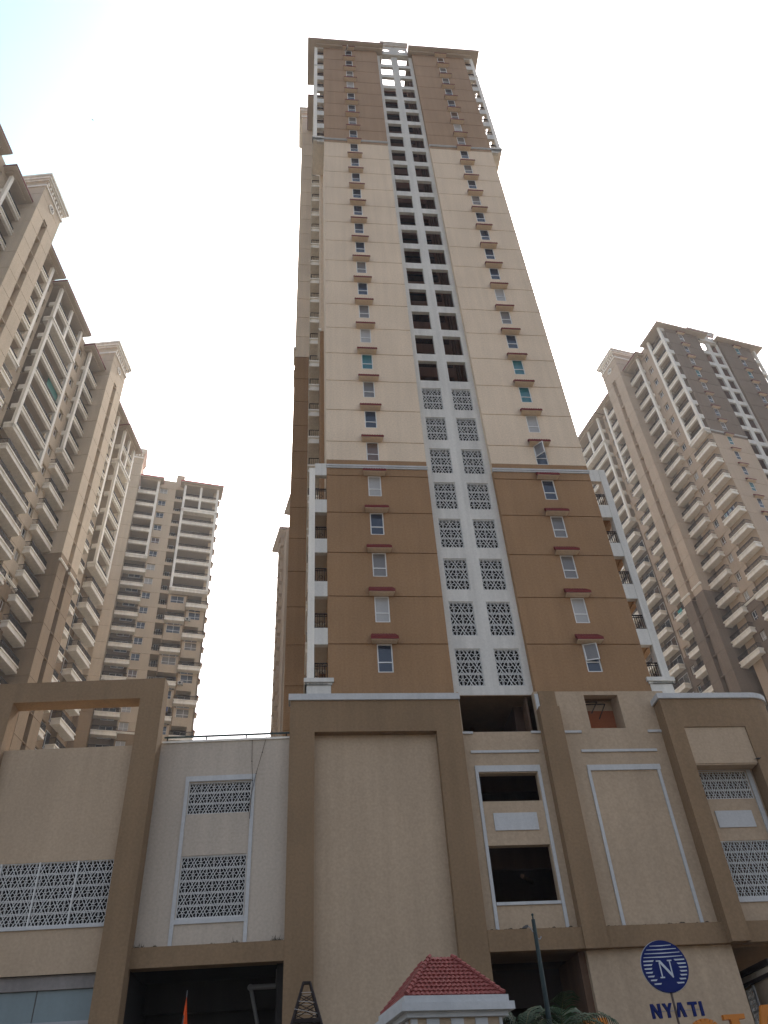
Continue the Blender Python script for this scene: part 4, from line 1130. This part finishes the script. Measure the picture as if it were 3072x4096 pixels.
def washing(root, F, s, out, z, n_, cols, lab, ang):
    m = MB(); mats = [plain("cloth %d %s" % (i, lab[:12]), c, .9) for i, c in enumerate(cols)]
    for i in range(n_):
        x = -n_*.16+i*.32; h = rnd.uniform(.4, .8)
        for j in range(3): m.face(((x+.09*j, .02*math.sin(j*2+i), 0), (x+.09*(j+1), .02*math.sin(j*2+2+i), 0), (x+.09*(j+1), .03*math.sin(j+i), -h), (x+.09*j, .03*math.sin(j+i+1), -h)), i % len(cols))
    m.tube((-n_*.17, 0, .01), (n_*.17, 0, .01), .008, n=4, m=0)
    tag(m.obj("washing", mats, None, to_world(root, F.loc(s, out, z)), ang), lab, "washing", "washing hung on balconies")
washing(MT.root, FM, 5.2, .9, G(12)+2.6, 8, [(.03,.03,.05),(.25,.03,.05),(.04,.06,.15),(.02,.02,.02)], "dark washing strung over a low balcony of the farther left tower", R(11))
FRT = Face(RT.root, RT.pool, (0,0), R(-90), -1, 1.8)
washing(RT.root, FRT, 1.8, 1.12, G(15)+1.5, 7, [(.4,.42,.45),(.3,.45,.5),(.05,.07,.15)], "pale washing over a corner balcony rail of the right tower", R(-78))
washing(RT.root, FRT, 16.8, 1.12, G(13)+1.4, 3, [(.02,.35,.33)], "turquoise cloth on a narrow balcony of the right tower", R(-78))
FLT = Face(LT.root, LT.pool, (0,0), R(90), 1, -17.9)
washing(LT.root, FLT, 41, .5, G(14)+2.2, 4, [(.35,.02,.10),(.1,.03,.05)], "magenta washing on a low balcony of the left tower", R(80.7))

# ================================================================== AIR
hz = MB(); hz.box(-1510, 1510, -1510, 1510, -2.6, 118)
hm_ = bpy.data.materials.new("haze"); hm_.use_nodes = True; hn = hm_.node_tree
for nd in list(hn.nodes):
    if nd.type != 'OUTPUT_MATERIAL': hn.nodes.remove(nd)
pv = hn.nodes.new("ShaderNodeVolumePrincipled"); pv.inputs["Color"].default_value = (.9, .92, .95, 1); pv.inputs["Density"].default_value = HAZE; pv.inputs["Anisotropy"].default_value = .4
hn.links.new(pv.outputs[0], [n for n in hn.nodes if n.type == 'OUTPUT_MATERIAL'][0].inputs["Volume"])
tag(hz.obj("haze", hm_), None, None, kind="stuff")
# ================================================================== GROUND
g = MB(); g.face(((-1500,-1500,GZ),(1500,-1500,GZ),(1500,1500,GZ),(-1500,1500,GZ)))
tag(g.obj("ground", stucco("dry earth", (0.20, 0.165, 0.13), .2, .1, .2)), None, None, kind="structure")
g = MB(); g.face(((-300,-45,GZ+.004),(300,-45,GZ+.004),(300,-24,GZ+.004),(-300,-24,GZ+.004)))
tag(g.obj("road", stucco("asphalt", (0.055, 0.053, 0.05), .15, .1, .2)), None, None, kind="structure")
g = MB(); g.box(-300, 300, -24, -22, GZ, GZ+.13); tag(g.obj("pavement", stucco("paving", (0.26, 0.25, 0.23), .15, .1, .2)), None, None, kind="structure")
